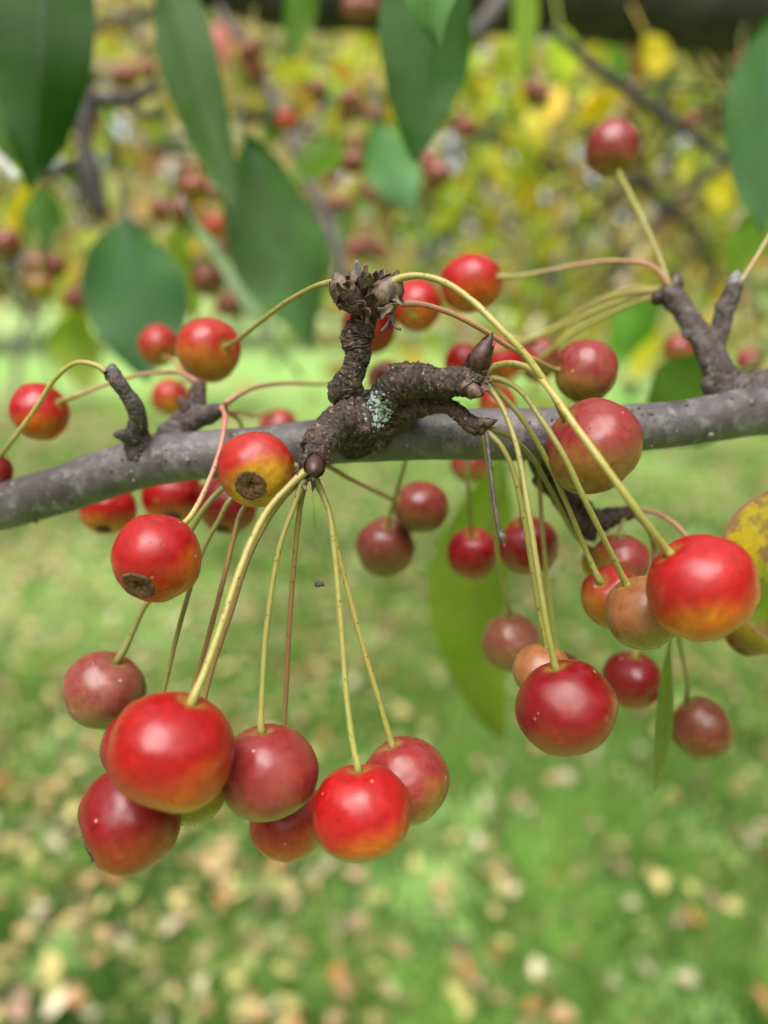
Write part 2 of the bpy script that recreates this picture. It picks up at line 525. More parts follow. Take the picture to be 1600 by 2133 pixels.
def fallen():
    protos = [mesh('fallen_leaf', *leaf_sheet(.050, .029, sd=k, curl=.45, fold=.5, twist=.6), FALLEN) for k in range(8)]
    N = 25000
    y = .75 + 6.5 * rng.random(N) ** .95
    x = (rng.random(N) * 2 - 1) * half_w(y)
    dens = np.array([noise.noise(Vector((a * .9 + 5, b * .9, 2))) for a, b in zip(x, y)]) + .15 * x / half_w(y)
    keep = rng.random(N) < np.clip(.6 + dens * .7, .2, 1) * np.clip(.5 + (y - .9) * .6, .62, 1)
    x, y = x[keep], y[keep]
    o = np.argsort(y)
    x, y = x[o], y[o]
    # the ones in view
    VV, FF, CC = [], [], []
    k = 0
    for i in range(len(x)):
        py = 1066.5 + FPX * math.tan(math.atan2(CAM_H, y[i]) - PITCH)
        ci = rng.choice(len(FALL_COL), p=FALL_W)
        nm, c1, c2 = FALL_COL[ci]
        br = rng.uniform(.7, 1.2)
        sc = rng.uniform(.45, .98)
        rot = Matrix.Rotation(rng.random() * 6.283, 4, 'Z') @ Matrix.Rotation(rng.normal() * .35, 4, 'X') @ Matrix.Rotation(rng.normal() * .3, 4, 'Y')
        loc = Vector((x[i], y[i], .024 + .03 * rng.random()))
        pr = protos[int(rng.integers(8))]
        if py < 2200 and k < 300:
            ob = link('fallen_leaf', pr, None, loc)
            ob.rotation_euler = rot.to_euler(); ob.scale = (sc,) * 3
            ob['colour'] = tuple(v * br for v in c1); ob['colour_two'] = tuple(v * br for v in c2)
            px = 800 + FPX * x[i] / (y[i] * math.cos(PITCH) + CAM_H * math.sin(PITCH))
            row = 'far up the lawn' if py < 1500 else 'half way down the lawn' if py < 1850 else 'on the nearest grass'
            col_ = 'at left' if px < 530 else 'in the middle' if px < 1070 else 'at right'
            size_ = 'small ' if sc < .6 else 'large ' if sc > .85 else ''
            tag(ob, '%s%s fallen leaf lying %s, %s' % (size_, nm, row, col_), 'leaf', 'fallen leaves on the lawn')
            k += 1
        else:
            b0 = len(VV)
            m4 = Matrix.Translation(loc) @ rot @ Matrix.Scale(sc, 4)
            for v in pr.vertices:
                VV.append(m4 @ v.co); CC.append([q * br for q in c1])
            FF += [tuple(b0 + q for q in p.vertices) for p in pr.polygons]
    ob = link('leaf_litter', mesh('leaf_litter', VV, FF, FALLEN_V, True, {'col': np.array(CC)}))
    tag(ob, kind='stuff')
fallen()

# woods far behind the lawn, ringed on unseen behind the viewer to block light
def leaf_cards(P, size, cols, asp=.5, droop=.3):
    """P (n,3) -> two-quad folded leaves"""
    N = len(P)
    a = rng.normal(size=(N, 3)); a[:, 2] -= droop * 2
    a /= np.linalg.norm(a, axis=1)[:, None]
    b = rng.normal(size=(N, 3)); b -= a * (a * b).sum(1)[:, None]; b /= np.linalg.norm(b, axis=1)[:, None]
    n = np.cross(a, b)
    L = size[:, None]; W = L * asp * .5
    V = np.zeros((N, 8, 3))
    V[:, 0] = P - a * L * .5
    V[:, 1] = P - a * L * .18 + b * W + n * W * .35
    V[:, 2] = P + a * L * .18 + b * W * .85 + n * W * .35
    V[:, 3] = P + a * L * .5
    V[:, 4] = P - a * L * .18 - b * W + n * W * .35
    V[:, 5] = P + a * L * .18 - b * W * .85 + n * W * .35
    V[:, 6] = P - a * L * .15
    V[:, 7] = P + a * L * .17
    i = np.arange(N)[:, None] * 8
    F = np.concatenate([np.hstack([i, i + 6, i + 7, i + 1])[:, [0, 1, 2, 3]] * 0 + np.hstack([i, i + 1, i + 2, i + 3]) * 0 + np.hstack([i + 0, i + 6, i + 1, i + 1]) * 0 + np.hstack([i + 6, i + 7, i + 2, i + 1]),
                        np.hstack([i + 7, i + 6, i + 4, i + 5])])
    T = np.concatenate([np.hstack([i, i + 6, i + 1]), np.hstack([i, i + 4, i + 6]), np.hstack([i + 7, i + 3, i + 2]), np.hstack([i + 7, i + 5, i + 3]),
                        np.hstack([i + 6, i + 7, i + 2]), np.hstack([i + 6, i + 2, i + 1]), np.hstack([i + 7, i + 6, i + 4]), np.hstack([i + 7, i + 4, i + 5])])
    return V.reshape(-1, 3), T, np.repeat(cols, 8, 0)

def pick(n, table):
    p = np.array([t[0] for t in table]); p = p / p.sum()
    k = rng.choice(len(table), size=n, p=p)
    c = np.array([t[1] for t in table])[k]
    return np.clip(c * (.85 + .3 * rng.random((n, 1))) * (1 + .1 * rng.normal(size=(n, 3))), .004, .9)

WOODS = [(3, (.16, .19, .05)), (2, (.26, .26, .07)), (2, (.24, .17, .09)), (1.5, (.08, .12, .03)), (1, (.33, .24, .13))]
N = 42000
az_ = rng.random(N) * 2 * np.pi
rd_ = 15 + 5 * rng.random(N)
P = np.stack([np.sin(az_) * rd_, np.cos(az_) * rd_, 9.5 * rng.random(N) ** .9 + .6], 1)
P[:, 2] *= 1.12 + .25 * np.sin(az_ * 14) + .1 * rng.normal(size=N)
v, f, c = leaf_cards(P, .34 + .34 * rng.random(N), pick(N, WOODS), .6)
tag(link('woods', quad_mesh('woods', v, f, CROWN, {'col': c})), kind='stuff')

# ================================================================ THE TREE BEHIND
tree = link('crabapple_tree', None, None, at(1750, 40, .95))
tag(tree, 'blurred crabapple tree behind, dark limb across the top and a yellowing crown', 'tree')
T0 = np.array(tree.location)

def bark_disp(amp, f1=40, f2=150):
    def g(s, a, p, r):
        v = Vector(p)
        return 1 + amp * noise.noise(v * f1) + amp * .6 * noise.noise(v * f2)
    return g

def tube_obj(name, pts, mat, parent, origin, n=30, k=10, disp=None, attrs=False):
    D = catmull(px_path(pts), n)
    V, F, tt = tube_geo(D, k, disp, origin)
    return link(name, mesh(name, V, F, mat, True, {'t': tt} if attrs else None), parent)

tube_obj('limb', [(380, -50, .84, 52), (600, -16, .82, 64), (800, -12, .82, 72), (1000, -16, .82, 76), (1250, -14, .83, 84), (1450, 6, .85, 96), (1620, 5, .9, 98), (1850, 40, .95, 110), (2300, 250, 1.0, 125)],
         LIMB, tree, T0, 60, 20, bark_disp(.16, 14, 50))
# smaller twigs through the crown
def twigs():
    VV, FF = [], []
    for i in range(130):
        d = rng.uniform(.8, 2.4)
        x0, y0 = rng.uniform(-200, 1800), rng.uniform(-250, 350)
        an = rng.uniform(.2, 2.9)
        pts = []
        L = rng.uniform(250, 700) / d ** .5
        for q in range(5):
            pts.append((x0 + math.cos(an) * L * q / 4 + rng.normal() * 14, y0 + math.sin(an) * L * q / 4 * .8 + rng.normal() * 12 + q * q * 3, d + .03 * q, (6.5 - q) * 1.5 / d))
        V, F, _ = tube_geo(catmull(px_path(pts), 10), 5, None, T0)
        b = len(VV)
        VV += list(V); FF += [tuple(b + e for e in f) for f in F]
    o = link('twig_mass', mesh('twig_mass', VV, FF, TWIG_DARK), tree)
    tag(o, kind='stuff')
twigs()

CROWN_COL = [(3.0, (.46, .47, .10)), (2.2, (.30, .40, .06)), (1.0, (.78, .52, .03)), (2.2, (.46, .33, .18)), (3.0, (.56, .46, .28)),
             (1.8, (.14, .22, .05)), (.6, (.58, .62, .44)), (.5, (.40, .14, .10))]  # the palest leaves stand in for bright sky gaps
def crown():
    N = 15500
    d = .95 + 3.0 * rng.random(N) ** 1.1
    px = rng.uniform(-750, 2350, N)
    low = 600 + 50 * np.sin(px * .006 + .6) + 125 * (px > 560) + 85 * rng.normal(size=N)
    py = low - (low + 330) * rng.random(N) ** .85
    # a lower spray that hangs down behind the right half
    n2 = 700
    d = np.concatenate([d, rng.uniform(1.0, 2.2, n2)]); px = np.concatenate([px, rng.normal(1230, 190, n2)]); py = np.concatenate([py, rng.normal(690, 60, n2)])
    N += n2
    P = np.array([at(a, b, c) for a, b, c in zip(px, py, d)])
    P += rng.normal(size=(N, 3)) * .03
    # clumps: drop leaves where a slow noise is low, so gaps show
    nz = np.array([noise.noise(Vector(p) * 5.0) for p in P])
    keep = rng.random(N) < np.clip(.8 + nz * 1.1, .25, 1)
    P, d = P[keep], d[keep]
    N = len(P)
    cols = pick(N, CROWN_COL)
    cl = np.array([noise.noise(Vector(p) * 3.2 + Vector((4, 2, 9))) for p in P])
    cl_b = np.array([noise.noise(Vector(p) * 3.0 + Vector((14, 7, 1))) for p in P])
    cols = np.where((cl > .30)[:, None], pick(N, [(2, (.52, .56, .06)), (1, (.40, .48, .06)), (.6, (.7, .56, .05))]), cols)
    cols = np.where((cl < -.16)[:, None], pick(N, [(2, (.58, .46, .25)), (1, (.50, .36, .20)), (.8, (.66, .46, .05))]), cols)
    cols = np.where((cl_b > .38)[:, None], pick(N, [(2, (.15, .25, .05)), (1, (.22, .33, .07))]), cols)
    size = .036 + .028 * rng.random(N)
    order = np.argsort(d)
    P, d, cols, size = P[order], d[order], cols[order], size[order]
    # unseen crown overhead and to the sides, added to shape light and highlights
    M2 = 6500
    Q = np.stack([rng.uniform(-3.6, 3.6, M2), rng.uniform(-3.2, 3.4, M2), 1.35 + 2.0 * rng.random(M2)], 1)
    rel = Q - np.array(EYE)
    dep = rel @ np.array(FWD)
    u_, v_ = rel @ np.array(RT), rel @ np.array(UP)
    inview = (dep > .05) & (np.abs(u_) < dep * .56) & (v_ < dep * .74)
    dirn = rel / np.linalg.norm(rel, axis=1)[:, None]
    light_gap = (dirn @ np.array([-.10, -.28, .95]) > .86 + .10 * np.array([noise.noise(Vector(q) * 3.5) for q in dirn])) | ((Q[:, 1] > .6) & (rng.random(M2) < .88))  # leaves left out toward the sun so fruit highlights get uneven edges
    ok = ~inview & ~light_gap & (np.linalg.norm(rel, axis=1) > .7)
    Q = Q[ok]
    v, f, c = leaf_cards(Q - T0, .055 + .03 * rng.random(len(Q)), pick(len(Q), CROWN_COL), .55)
    tag(link('foliage', quad_mesh('foliage', v, f, CROWN, {'col': c}), tree), kind='stuff')
    # 300 nearest: each an object
    protos = [mesh('leaf', *leaf_sheet(.05, .026, sd=k + 20, curl=.35, fold=.5, twist=.5), FALLEN) for k in range(6)]
    k = 300
    for i in range(k):
        o = link('leaf', protos[i % 6], tree, Vector(P[i] - T0))
        o.rotation_euler = (rng.normal() * .6, R(90) + rng.normal() * .7, rng.random() * 6.28)
        o.scale = (size[i] / .05,) * 3
        o['colour'] = tuple(float(q) for q in cols[i]); o['colour_two'] = tuple(float(q) * .8 for q in cols[i])
    v, f, c = leaf_cards(P[k:] - T0, size[k:], cols[k:], .5)
    tag(link('foliage', quad_mesh('foliage', v, f, CROWN, {'col': c}), tree), kind='stuff')
crown()

# ================================================================ THE BRANCH
branch = link('branch', None, None, at(800, 905, .118))
tag(branch, 'smooth grey crabapple branch crossing the picture with wrinkled brown fruiting spurs', 'branch')
B0 = branch.location.copy()

MAIN = [(-620, 1230, .160, 40), (-300, 1150, .144, 44), (-120, 1092, .134, 46), (0, 1057, .131, 47), (130, 1018, .128, 50), (300, 965, .125, 53), (420, 948, .123, 51), (550, 936, .121, 48), (700, 918, .119, 50),
        (850, 905, .118, 53), (1000, 905, .119, 54), (1150, 903, .120, 53), (1300, 892, .122, 50), (1420, 882, .123, 48), (1550, 861, .125, 51), (1720, 842, .128, 52), (2050, 800, .136, 54), (2500, 770, .150, 56)]
def main_disp(s, a, p, r):
    v = Vector(p)
    return 1 + .045 * noise.noise(v * 60) + .03 * noise.noise(v * 130) + .018 * noise.noise(v * 420) + .05 * max(0, noise.noise(v * 170 + Vector((7, 3, 1))) - .38)
D = catmull(px_path(MAIN), 560)
Vm, Fm, tt = tube_geo(D, 56, main_disp, B0)
cx = Vector(at(770, 900, .118)) - B0
joint_dark = [max(0, 1 - (Vector(v) - cx).length / .0125) ** .8 for v in Vm]
main_obj = link('bark', mesh('bark', Vm, Fm, BRANCH, True, {'joint_dark': joint_dark}), branch)

def spur_obj(pts, mat=SPUR, name='spur', ring=4900, amp=.085, n=None, k=44, parent=None, seed=0.0):
    pts = [(p[0], p[1], p[2], p[3] * .88) for p in pts]
    P = px_path(pts)
    Ln = sum((Vector(P[i][:3]) - Vector(P[i + 1][:3])).length for i in range(len(P) - 1))
    n = n or max(20, int(Ln / .00009))
    D = catmull(P, n)
    cr = []
    def disp(s, a, p, r):
        v = Vector(p) + Vector((seed, seed * .7, 0))
        ph = s * ring + 3.0 * noise.noise(v * 330) + 2.6 * noise.noise(v * 1000) + .7 * math.sin(a + seed * 90)
        g = noise.noise(Vector((ph * .30, seed * 40, math.cos(a) * 1.1)))  + .6 * noise.noise(Vector((ph * .62, seed * 40 + 9, math.sin(a) * 1.6)))
        w = min(1, abs(g) / .30)                    # ridges of uneven width, sharp creases
        w = 1 - (1 - w) ** 2
        dd = noise.voronoi(Vector((s * 1500, math.cos(a) * 1.7 + seed * 30, math.sin(a) * 1.7)) + Vector((noise.noise(v * 900), noise.noise(v * 900 + Vector((5, 0, 0))), 0)) * .5)[0]
        w = .8 * w + .2 * min(1, (dd[1] - dd[0]) / .16)
        ampl = amp * 2.7 * (.55 + .9 * abs(noise.noise(Vector((s * 260, seed * 50, 1)))))
        kn = max(0, noise.noise(v * 420 + Vector((3, 1, 5))) - .15)
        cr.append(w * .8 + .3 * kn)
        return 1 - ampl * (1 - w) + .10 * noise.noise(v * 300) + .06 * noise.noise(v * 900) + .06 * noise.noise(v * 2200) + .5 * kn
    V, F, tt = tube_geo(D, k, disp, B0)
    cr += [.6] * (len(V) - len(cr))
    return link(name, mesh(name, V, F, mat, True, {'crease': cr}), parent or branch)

def flakes(o, n, size=.0005, seed=1):
    """thin torn flakes of bark standing on a spur"""
    r = random.Random(seed)
    me = o.data
    P = [p for p in me.polygons]
    VV, FF = [], []
    for i in range(n):
        p = r.choice(P)
        c, nrm = p.center, p.normal
        t = Vector((r.uniform(-1, 1), r.uniform(-1, 1), r.uniform(-1, 1)))
        x = (t - nrm * t.dot(nrm)).normalized(); y = nrm.cross(x)
        L, W, h = size * r.uniform(.5, 1.6), size * r.uniform(.2, .55), size * r.uniform(.15, .6)
        b = len(VV)
        VV += [c - x * L * .5 - nrm * .00006, c - y * W * .5 + x * L * .1 + nrm * h * .35, c + x * L * .55 + nrm * h, c + y * W * .5 + x * L * .05 + nrm * h * .5, c + nrm * h * .7]
        FF += [(b, b + 1, b + 4), (b + 1, b + 2, b + 4), (b + 2, b + 3, b + 4), (b + 3, b, b + 4)]
    f = link('bark_flakes', mesh('bark_flakes', VV, FF, o.data.materials[0], False, {'crease': [r.uniform(.3, 1) for _ in VV]}), o)
    f['kind'] = 'stuff'

def bud_obj(pts, parent, mat=BUD, name='bud', scales=7):
    """a bud: a body with overlapping pointed scales"""
    D = catmull(px_path(pts), 26)
    V, F, tt = tube_geo(D, 20, lambda s, a, p, r: 1 + .06 * noise.noise(Vector(p) * 900), B0)
    b = link(name, mesh(name, V, F, mat), parent)
    X, r = D[:, :3], D[:, 3]
    T, Nn, Bb = frames(X)
    for q in range(scales):
        u0 = .02 + .62 * q / scales
        a0 = q * 2.4 + .6
        VV, FF = [], []
        nu, nv = 7, 6
        for i in range(nu + 1):
            u = i / nu
            f = u0 + (.42) * u
            kf = f * (len(X) - 1); i0 = min(int(kf), len(X) - 2); t = kf - i0
            x = X[i0] * (1 - t) + X[i0 + 1] * t; rr = r[i0] * (1 - t) + r[i0 + 1] * t
            hw = 1.15 * (1 - u ** 2.2)
            for j in range(nv + 1):
                a = a0 + hw * (j / nv * 2 - 1)
                dr = Nn[i0] * math.cos(a) + Bb[i0] * math.sin(a)
                VV.append(x + dr * (rr * (1.02 + .02 * q / scales) + D[:, 3].max() * (.03 + .13 * u)) - np.array(B0))
        FF = [(i * (nv + 1) + j, i * (nv + 1) + j + 1, (i + 1) * (nv + 1) + j + 1, (i + 1) * (nv + 1) + j) for i in range(nu) for j in range(nv)]
        link('bud_scale', mesh('bud_scale', VV, FF, mat if q % 3 else DRY), b)
    return b

# the big upright spur in the middle
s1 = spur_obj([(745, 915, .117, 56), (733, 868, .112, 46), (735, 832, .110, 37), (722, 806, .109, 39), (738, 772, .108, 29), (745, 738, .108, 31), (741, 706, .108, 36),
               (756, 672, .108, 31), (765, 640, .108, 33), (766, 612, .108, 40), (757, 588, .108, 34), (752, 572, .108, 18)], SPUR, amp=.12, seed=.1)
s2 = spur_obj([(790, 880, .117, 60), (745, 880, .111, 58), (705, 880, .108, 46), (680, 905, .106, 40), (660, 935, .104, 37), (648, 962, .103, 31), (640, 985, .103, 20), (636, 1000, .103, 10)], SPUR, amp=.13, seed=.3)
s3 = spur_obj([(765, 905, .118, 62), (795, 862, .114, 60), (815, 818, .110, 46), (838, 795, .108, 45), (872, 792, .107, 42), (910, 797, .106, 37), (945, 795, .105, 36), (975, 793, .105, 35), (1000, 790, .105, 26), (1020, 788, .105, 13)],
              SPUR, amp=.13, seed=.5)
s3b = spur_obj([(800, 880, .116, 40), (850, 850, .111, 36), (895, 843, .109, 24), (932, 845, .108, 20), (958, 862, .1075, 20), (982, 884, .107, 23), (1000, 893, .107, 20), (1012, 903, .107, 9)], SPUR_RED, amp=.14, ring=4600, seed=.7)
s4 = spur_obj([(300, 955, .124, 44), (285, 915, .122, 32), (288, 875, .119, 22), (280, 845, .117, 21), (262, 818, .116, 18), (246, 797, .115, 19), (235, 780, .115, 17)], SPUR_GREY, amp=.07, ring=4200, seed=.9)
s4n = spur_obj([(285, 915, .121, 22), (258, 908, .119, 14), (240, 904, .118, 8)], SPUR_GREY, amp=.1, seed=1.1)
s5 = spur_obj([(345, 940, .129, 46), (375, 895, .131, 36), (402, 872, .131, 30), (432, 864, .129, 24), (452, 855, .127, 19), (464, 850, .126, 8)], SPUR_GREY, amp=.09, ring=4600, seed=1.3)
s5b = spur_obj([(402, 880, .131, 24), (408, 845, .132, 21), (414, 812, .134, 19), (420, 796, .135, 11)], SPUR, amp=.08, ring=4600, seed=1.5)
s5c = spur_obj([(395, 880, .131, 18), (386, 850, .130, 14), (376, 828, .130, 10)], SPUR_RED, amp=.08, ring=4600, seed=1.7)
s6 = spur_obj([(1560, 845, .127, 50), (1512, 800, .129, 42), (1494, 765, .131, 34), (1474, 722, .133, 32), (1446, 680, .135, 27), (1422, 645, .137, 25), (1400, 618, .139, 26), (1388, 602, .14, 15)], SPUR_GREY, amp=.08, ring=4600, seed=1.9)
s6b = spur_obj([(1480, 738, .133, 28), (1497, 695, .133, 23), (1510, 650, .133, 22), (1522, 618, .133, 23), (1534, 592, .133, 17)], SPUR_GREY, amp=.07, ring=4600, seed=2.1)
s6c = spur_obj([(1470, 800, .130, 24), (1520, 805, .129, 36), (1580, 800, .130, 32), (1700, 770, .132, 32)], SPUR_GREY, amp=.05, ring=3000, seed=2.3)
s7 = spur_obj([(1110, 930, .126, 26), (1140, 985, .130, 30), (1172, 1030, .132, 30), (1212, 1076, .132, 37), (1246, 1084, .132, 28), (1285, 1074, .132, 21), (1316, 1068, .132, 17), (1326, 1066, .132, 7)], SPUR, amp=.12, ring=4200, seed=2.5)
s7n = spur_obj([(1160, 1020, .130, 22), (1128, 1008, .128, 15), (1112, 998, .128, 9)], SPUR, amp=.12, seed=2.7)
spur_obj([(1215, 1075, .132, 24), (1228, 1110, .132, 20), (1236, 1124, .132, 10)], SPUR, amp=.12, seed=2.8)

for q_, (o_, n_) in enumerate([(s1, 420), (s2, 300), (s3, 420), (s3b, 150), (s4, 50), (s5, 50), (s6, 70), (s7, 160)]): flakes(o_, n_, .0005, q_)
bud_obj([(978, 795, .1055, 27), (990, 770, .105, 25), (1002, 744, .104, 21), (1013, 720, .104, 14), (1021, 705, .104, 7), (1026, 693, .104, 1.5)], s3)
bud_obj([(970, 805, .104, 18), (990, 815, .103, 16), (1006, 822, .103, 6)], s3, scales=4)
bud_obj([(998, 882, .1065, 12), (1012, 881, .1062, 10), (1026, 878, .106, 6), (1036, 875, .106, 1.5)], s3b, scales=5)
bud_obj([(665, 955, .103, 15), (657, 966, .100, 20), (655, 976, .098, 19), (653, 986, .097, 8)], s2, scales=5)
bud_obj([(236, 784, .115, 15), (234, 770, .115, 13), (235, 760, .115, 7)], s4, SPUR_GREY and TWIG, scales=3)
bud_obj([(1398, 618, .14, 18), (1406, 592, .14, 16), (1410, 574, .14, 9), (1412, 566, .14, 2)], s6, scales=5)
bud_obj([(1375, 622, .139, 14), (1368, 620, .138, 13), (1360, 616, .138, 6)], s6, scales=3)
bud_obj([(1528, 596, .133, 13), (1532, 578, .133, 11), (1534, 566, .133, 5)], s6b, PITH, scales=3)
bud_obj([(464, 856, .126, 10), (466, 848, .125, 8), (468, 838, .125, 2)], s5, scales=3)
bud_obj([(1216, 1060, .13, 14), (1224, 1050, .128, 10), (1230, 1044, .128, 3)], s7, scales=3)
# two old buds at the head of the upright spur
bud_obj([(748, 640, .107, 20), (728, 620, .105, 26), (710, 600, .104, 24), (702, 580, .104, 12), (700, 568, .104, 3)], s1, DRY, scales=8)
bud_obj([(778, 645, .106, 24), (798, 622, .1045, 31), (814, 600, .104, 27), (824, 580, .104, 14), (829, 562, .104, 2)], s1, scales=8)
bud_obj([(752, 615, .106, 20), (748, 590, .105, 22), (744, 570, .105, 14), (742, 553, .105, 3)], s1, DRY, scales=8)
bud_obj([(782, 612, .107, 16), (790, 590, .107, 16), (800, 572, .107, 8), (806, 564, .107, 2)], s1, DRY, scales=6)

# torn papery scales round the head
def shard(bx, by, tx, ty, wpx, d, bend, parent, mat=DRY, curl=.6):
    b, t = np.array(at(bx, by, d)), np.array(at(tx, ty, d - .0012))
    ax = t - b; L = np.linalg.norm(ax); ax /= L
    vw = np.array(-FWD)
    sd = np.cross(ax, vw); sd /= np.linalg.norm(sd)
    nr = np.cross(sd, ax)
    V = []; nu, nv = 8, 4
    w = wpx * d / FPX
    ph = random.random() * 9
    for i in range(nu + 1):
        u = i / nu
        hw = w * (1 - u ** 3) * (.75 + .25 * math.sin(ph + u * 9)) * .5 + w * .04
        for j in range(nv + 1):
            v = j / nv * 2 - 1
            V.append(b + ax * L * u + sd * (v * hw + bend * L * u * u * .3) + nr * (bend * L * u * u + curl * hw * (v * v - .5)) - np.array(B0))
    F = [(i * (nv + 1) + j, i * (nv + 1) + j + 1, (i + 1) * (nv + 1) + j + 1, (i + 1) * (nv + 1) + j) for i in range(nu) for j in range(nv)]
    o = link('bud_scale', mesh('bud_scale', V, F, mat), parent)
    md = o.modifiers.new('thickness', 'SOLIDIFY'); md.thickness = .00012; md.offset = 0
    return o
SH = [(748, 590, 741, 541, 20, .104, .1), (754, 585, 765, 552, 16, .104, -.2), (735, 600, 716, 572, 22, .104, .3), (722, 622, 694, 590, 22, .103, .35),
      (712, 640, 702, 612, 20, .103, .3), (770, 600, 768, 566, 24, .103, .2), (785, 590, 797, 563, 20, .105, -.2), (800, 590, 815, 566, 16, .106, .2),
      (770, 640, 776, 606, 34, .1025, .3), (745, 650, 760, 622, 34, .103, .35), (805, 650, 832, 628, 20, .103, .3), (790, 655, 815, 640, 26, .1025, -.3),
      (765, 655, 740, 634, 30, .102, .25), (730, 610, 735, 575, 18, .103, -.3), (760, 600, 752, 560, 16, .103, .25), (755, 660, 775, 640, 40, .102, .5),
      (700, 625, 712, 642, 14, .103, .3), (815, 615, 834, 632, 14, .103, -.3), (778, 590, 783, 560, 14, .104, .3), (710, 600, 690, 606, 14, .1035, .2)]
for k_ in range(6):
    bx, by = random.uniform(705, 822), random.uniform(585, 655)
    a_ = random.uniform(-2.6, -.5)
    l_ = random.uniform(14, 28)
    SH.append((bx, by, bx + math.cos(a_) * l_, by + math.sin(a_) * l_, random.uniform(8, 22), random.uniform(.1015, .105), random.uniform(-.6, .8)))
for i, q in enumerate(SH): shard(*q, s1, DRY if i % 4 else PITH if i in (0,) else BUD)
for i, q in enumerate([(640, 985, 634, 1012, 16, .1025, .2), (650, 990, 656, 1026, 12, .102, .2), (635, 985, 615, 992, 14, .1025, .3), (650, 930, 620, 930, 30, .103, .3), (628, 995, 640, 1024, 12, .102, .1)]):
    shard(*q, s2, BUD if i % 2 else DRY)
for q in [(1005, 790, 1030, 792, 18, .104, .3), (1000, 800, 1022, 815, 16, .104, .2), (1005, 785, 1014, 768, 12, .104, .2)]: shard(*q, s3, DRY)
for q in [(228, 782, 212, 776, 14, .1145, .2), (238, 790, 218, 796, 12, .114, .3)]: shard(*q, s4, DRY)
# withered filaments
for pth in ([(812, 630, .1035, 4), (815, 655, .103, 3.5), (806, 675, .103, 3), (794, 692, .103, 4.5)], [(820, 632, .1035, 4), (816, 660, .103, 3.5), (822, 680, .103, 3), (835, 686, .103, 3.5)],
            [(816, 640, .104, 3), (820, 665, .1035, 3), (815, 676, .1035, 3)]):
    tube_obj('withered_stalk', pth, DARK, s1, B0, 20, 7)
wt = tube_obj('withered_stalk', [(1014, 902, .106, 5), (1022, 980, .105, 4.5), (1032, 1060, .104, 4.5), (1040, 1105, .104, 5), (1046, 1116, .104, 9), (1050, 1128, .104, 6), (1051, 1140, .104, 2)], DARK, s3b, B0, 60, 8)

# round scar on the spur foot
def scar_disc(px, py, d, rp, parent):
    c = np.array(at(px, py, d)); V = []; F = []
    n, m = 10, 28
    rr = rp * d / FPX
    for i in range(n + 1):
        q = i / n
        for j in range(m):
            a = 2 * math.pi * j / m
            r = rr * q * (1 + .10 * noise.noise(Vector((math.cos(a) * 2, math.sin(a) * 2, px))))
            h = rr * (.10 * noise.noise(Vector((q * 5, math.cos(a) * 1.5, math.sin(a) * 1.5 + px))) + .07 * math.sin(q * 9 + 2 * math.sin(a + px)) + .12 * (1 - q ** 4))
            V.append(c + np.array(RT) * r * math.cos(a) + np.array(UP) * 1.15 * r * math.sin(a) - np.array(FWD) * h - np.array(B0))
    F = [(i * m + j, (i + 1) * m + j, (i + 1) * m + (j + 1) % m, i * m + (j + 1) % m) for i in range(n) for j in range(m)]
    cr = [.55 + .45 * math.sin((i // m) / n * 9 + 2 * math.sin(2 * math.pi * (i % m) / m + px)) for i in range(len(V))]
    return link('leaf_scar', mesh('leaf_scar', V, F, SPUR, True, {'crease': cr}), parent)
scar_disc(749, 876, .1078, 27, s2)
scar_disc(842, 790, .1058, 17, s3)

# the lichen patch on the spurs: crusty lobes laid on the bark
deps = []
def bvh(objs):
    V, F = [], []
    for o in objs:
        b = len(V)
        V += [v.co + B0 for v in o.data.vertices]
        F += [[b + i for i in p.vertices] for p in o.data.polygons]
    return BVHTree.FromPolygons(V, F)
bark_tree = bvh([s1, s2, s3, s3b, main_obj])
def on_bark(px, py):
    dr = (at(px, py, 1.0) - EYE).normalized()
    h = bark_tree.ray_cast(EYE, dr)
    return h[0], h[1]
VV, FF = [], []
for i in range(330):
    a, q = random.random() * 6.283, random.random() ** .6
    px, py = 785 + math.cos(a) * q * 31, 852 + math.sin(a) * q * 38
    if q > .6 and random.random() < .4: continue
    p, nrm = on_bark(px, py)
    if p is None: continue
    if nrm.dot(FWD) > 0: nrm = -nrm
    rr = random.uniform(1.6, 4.0) * .108 / FPX
    x = nrm.orthogonal().normalized(); y = nrm.cross(x)
    b = len(VV)
    VV.append(p + nrm * rr * .4 - B0)
    for ring, hh in ((.6, .33), (1.0, .05)):
        for j in range(9):
            t = j * 6.283 / 9
            r = rr * ring * (1 + .35 * random.uniform(-1, 1))
            VV.append(p + x * r * math.cos(t) + y * r * math.sin(t) + nrm * rr * hh - B0)
    for j in range(9):
        k = (j + 1) % 9
        FF.append((b, b + 1 + j, b + 1 + k)); FF.append((b + 1 + j, b + 10 + j, b + 10 + k, b + 1 + k))
lich = link('lichen', mesh('lichen', VV, FF, LICHEN), branch)
lich['label'] = 'pale blue green lichen patch at the foot of the spurs'
lich['kind'] = 'stuff'
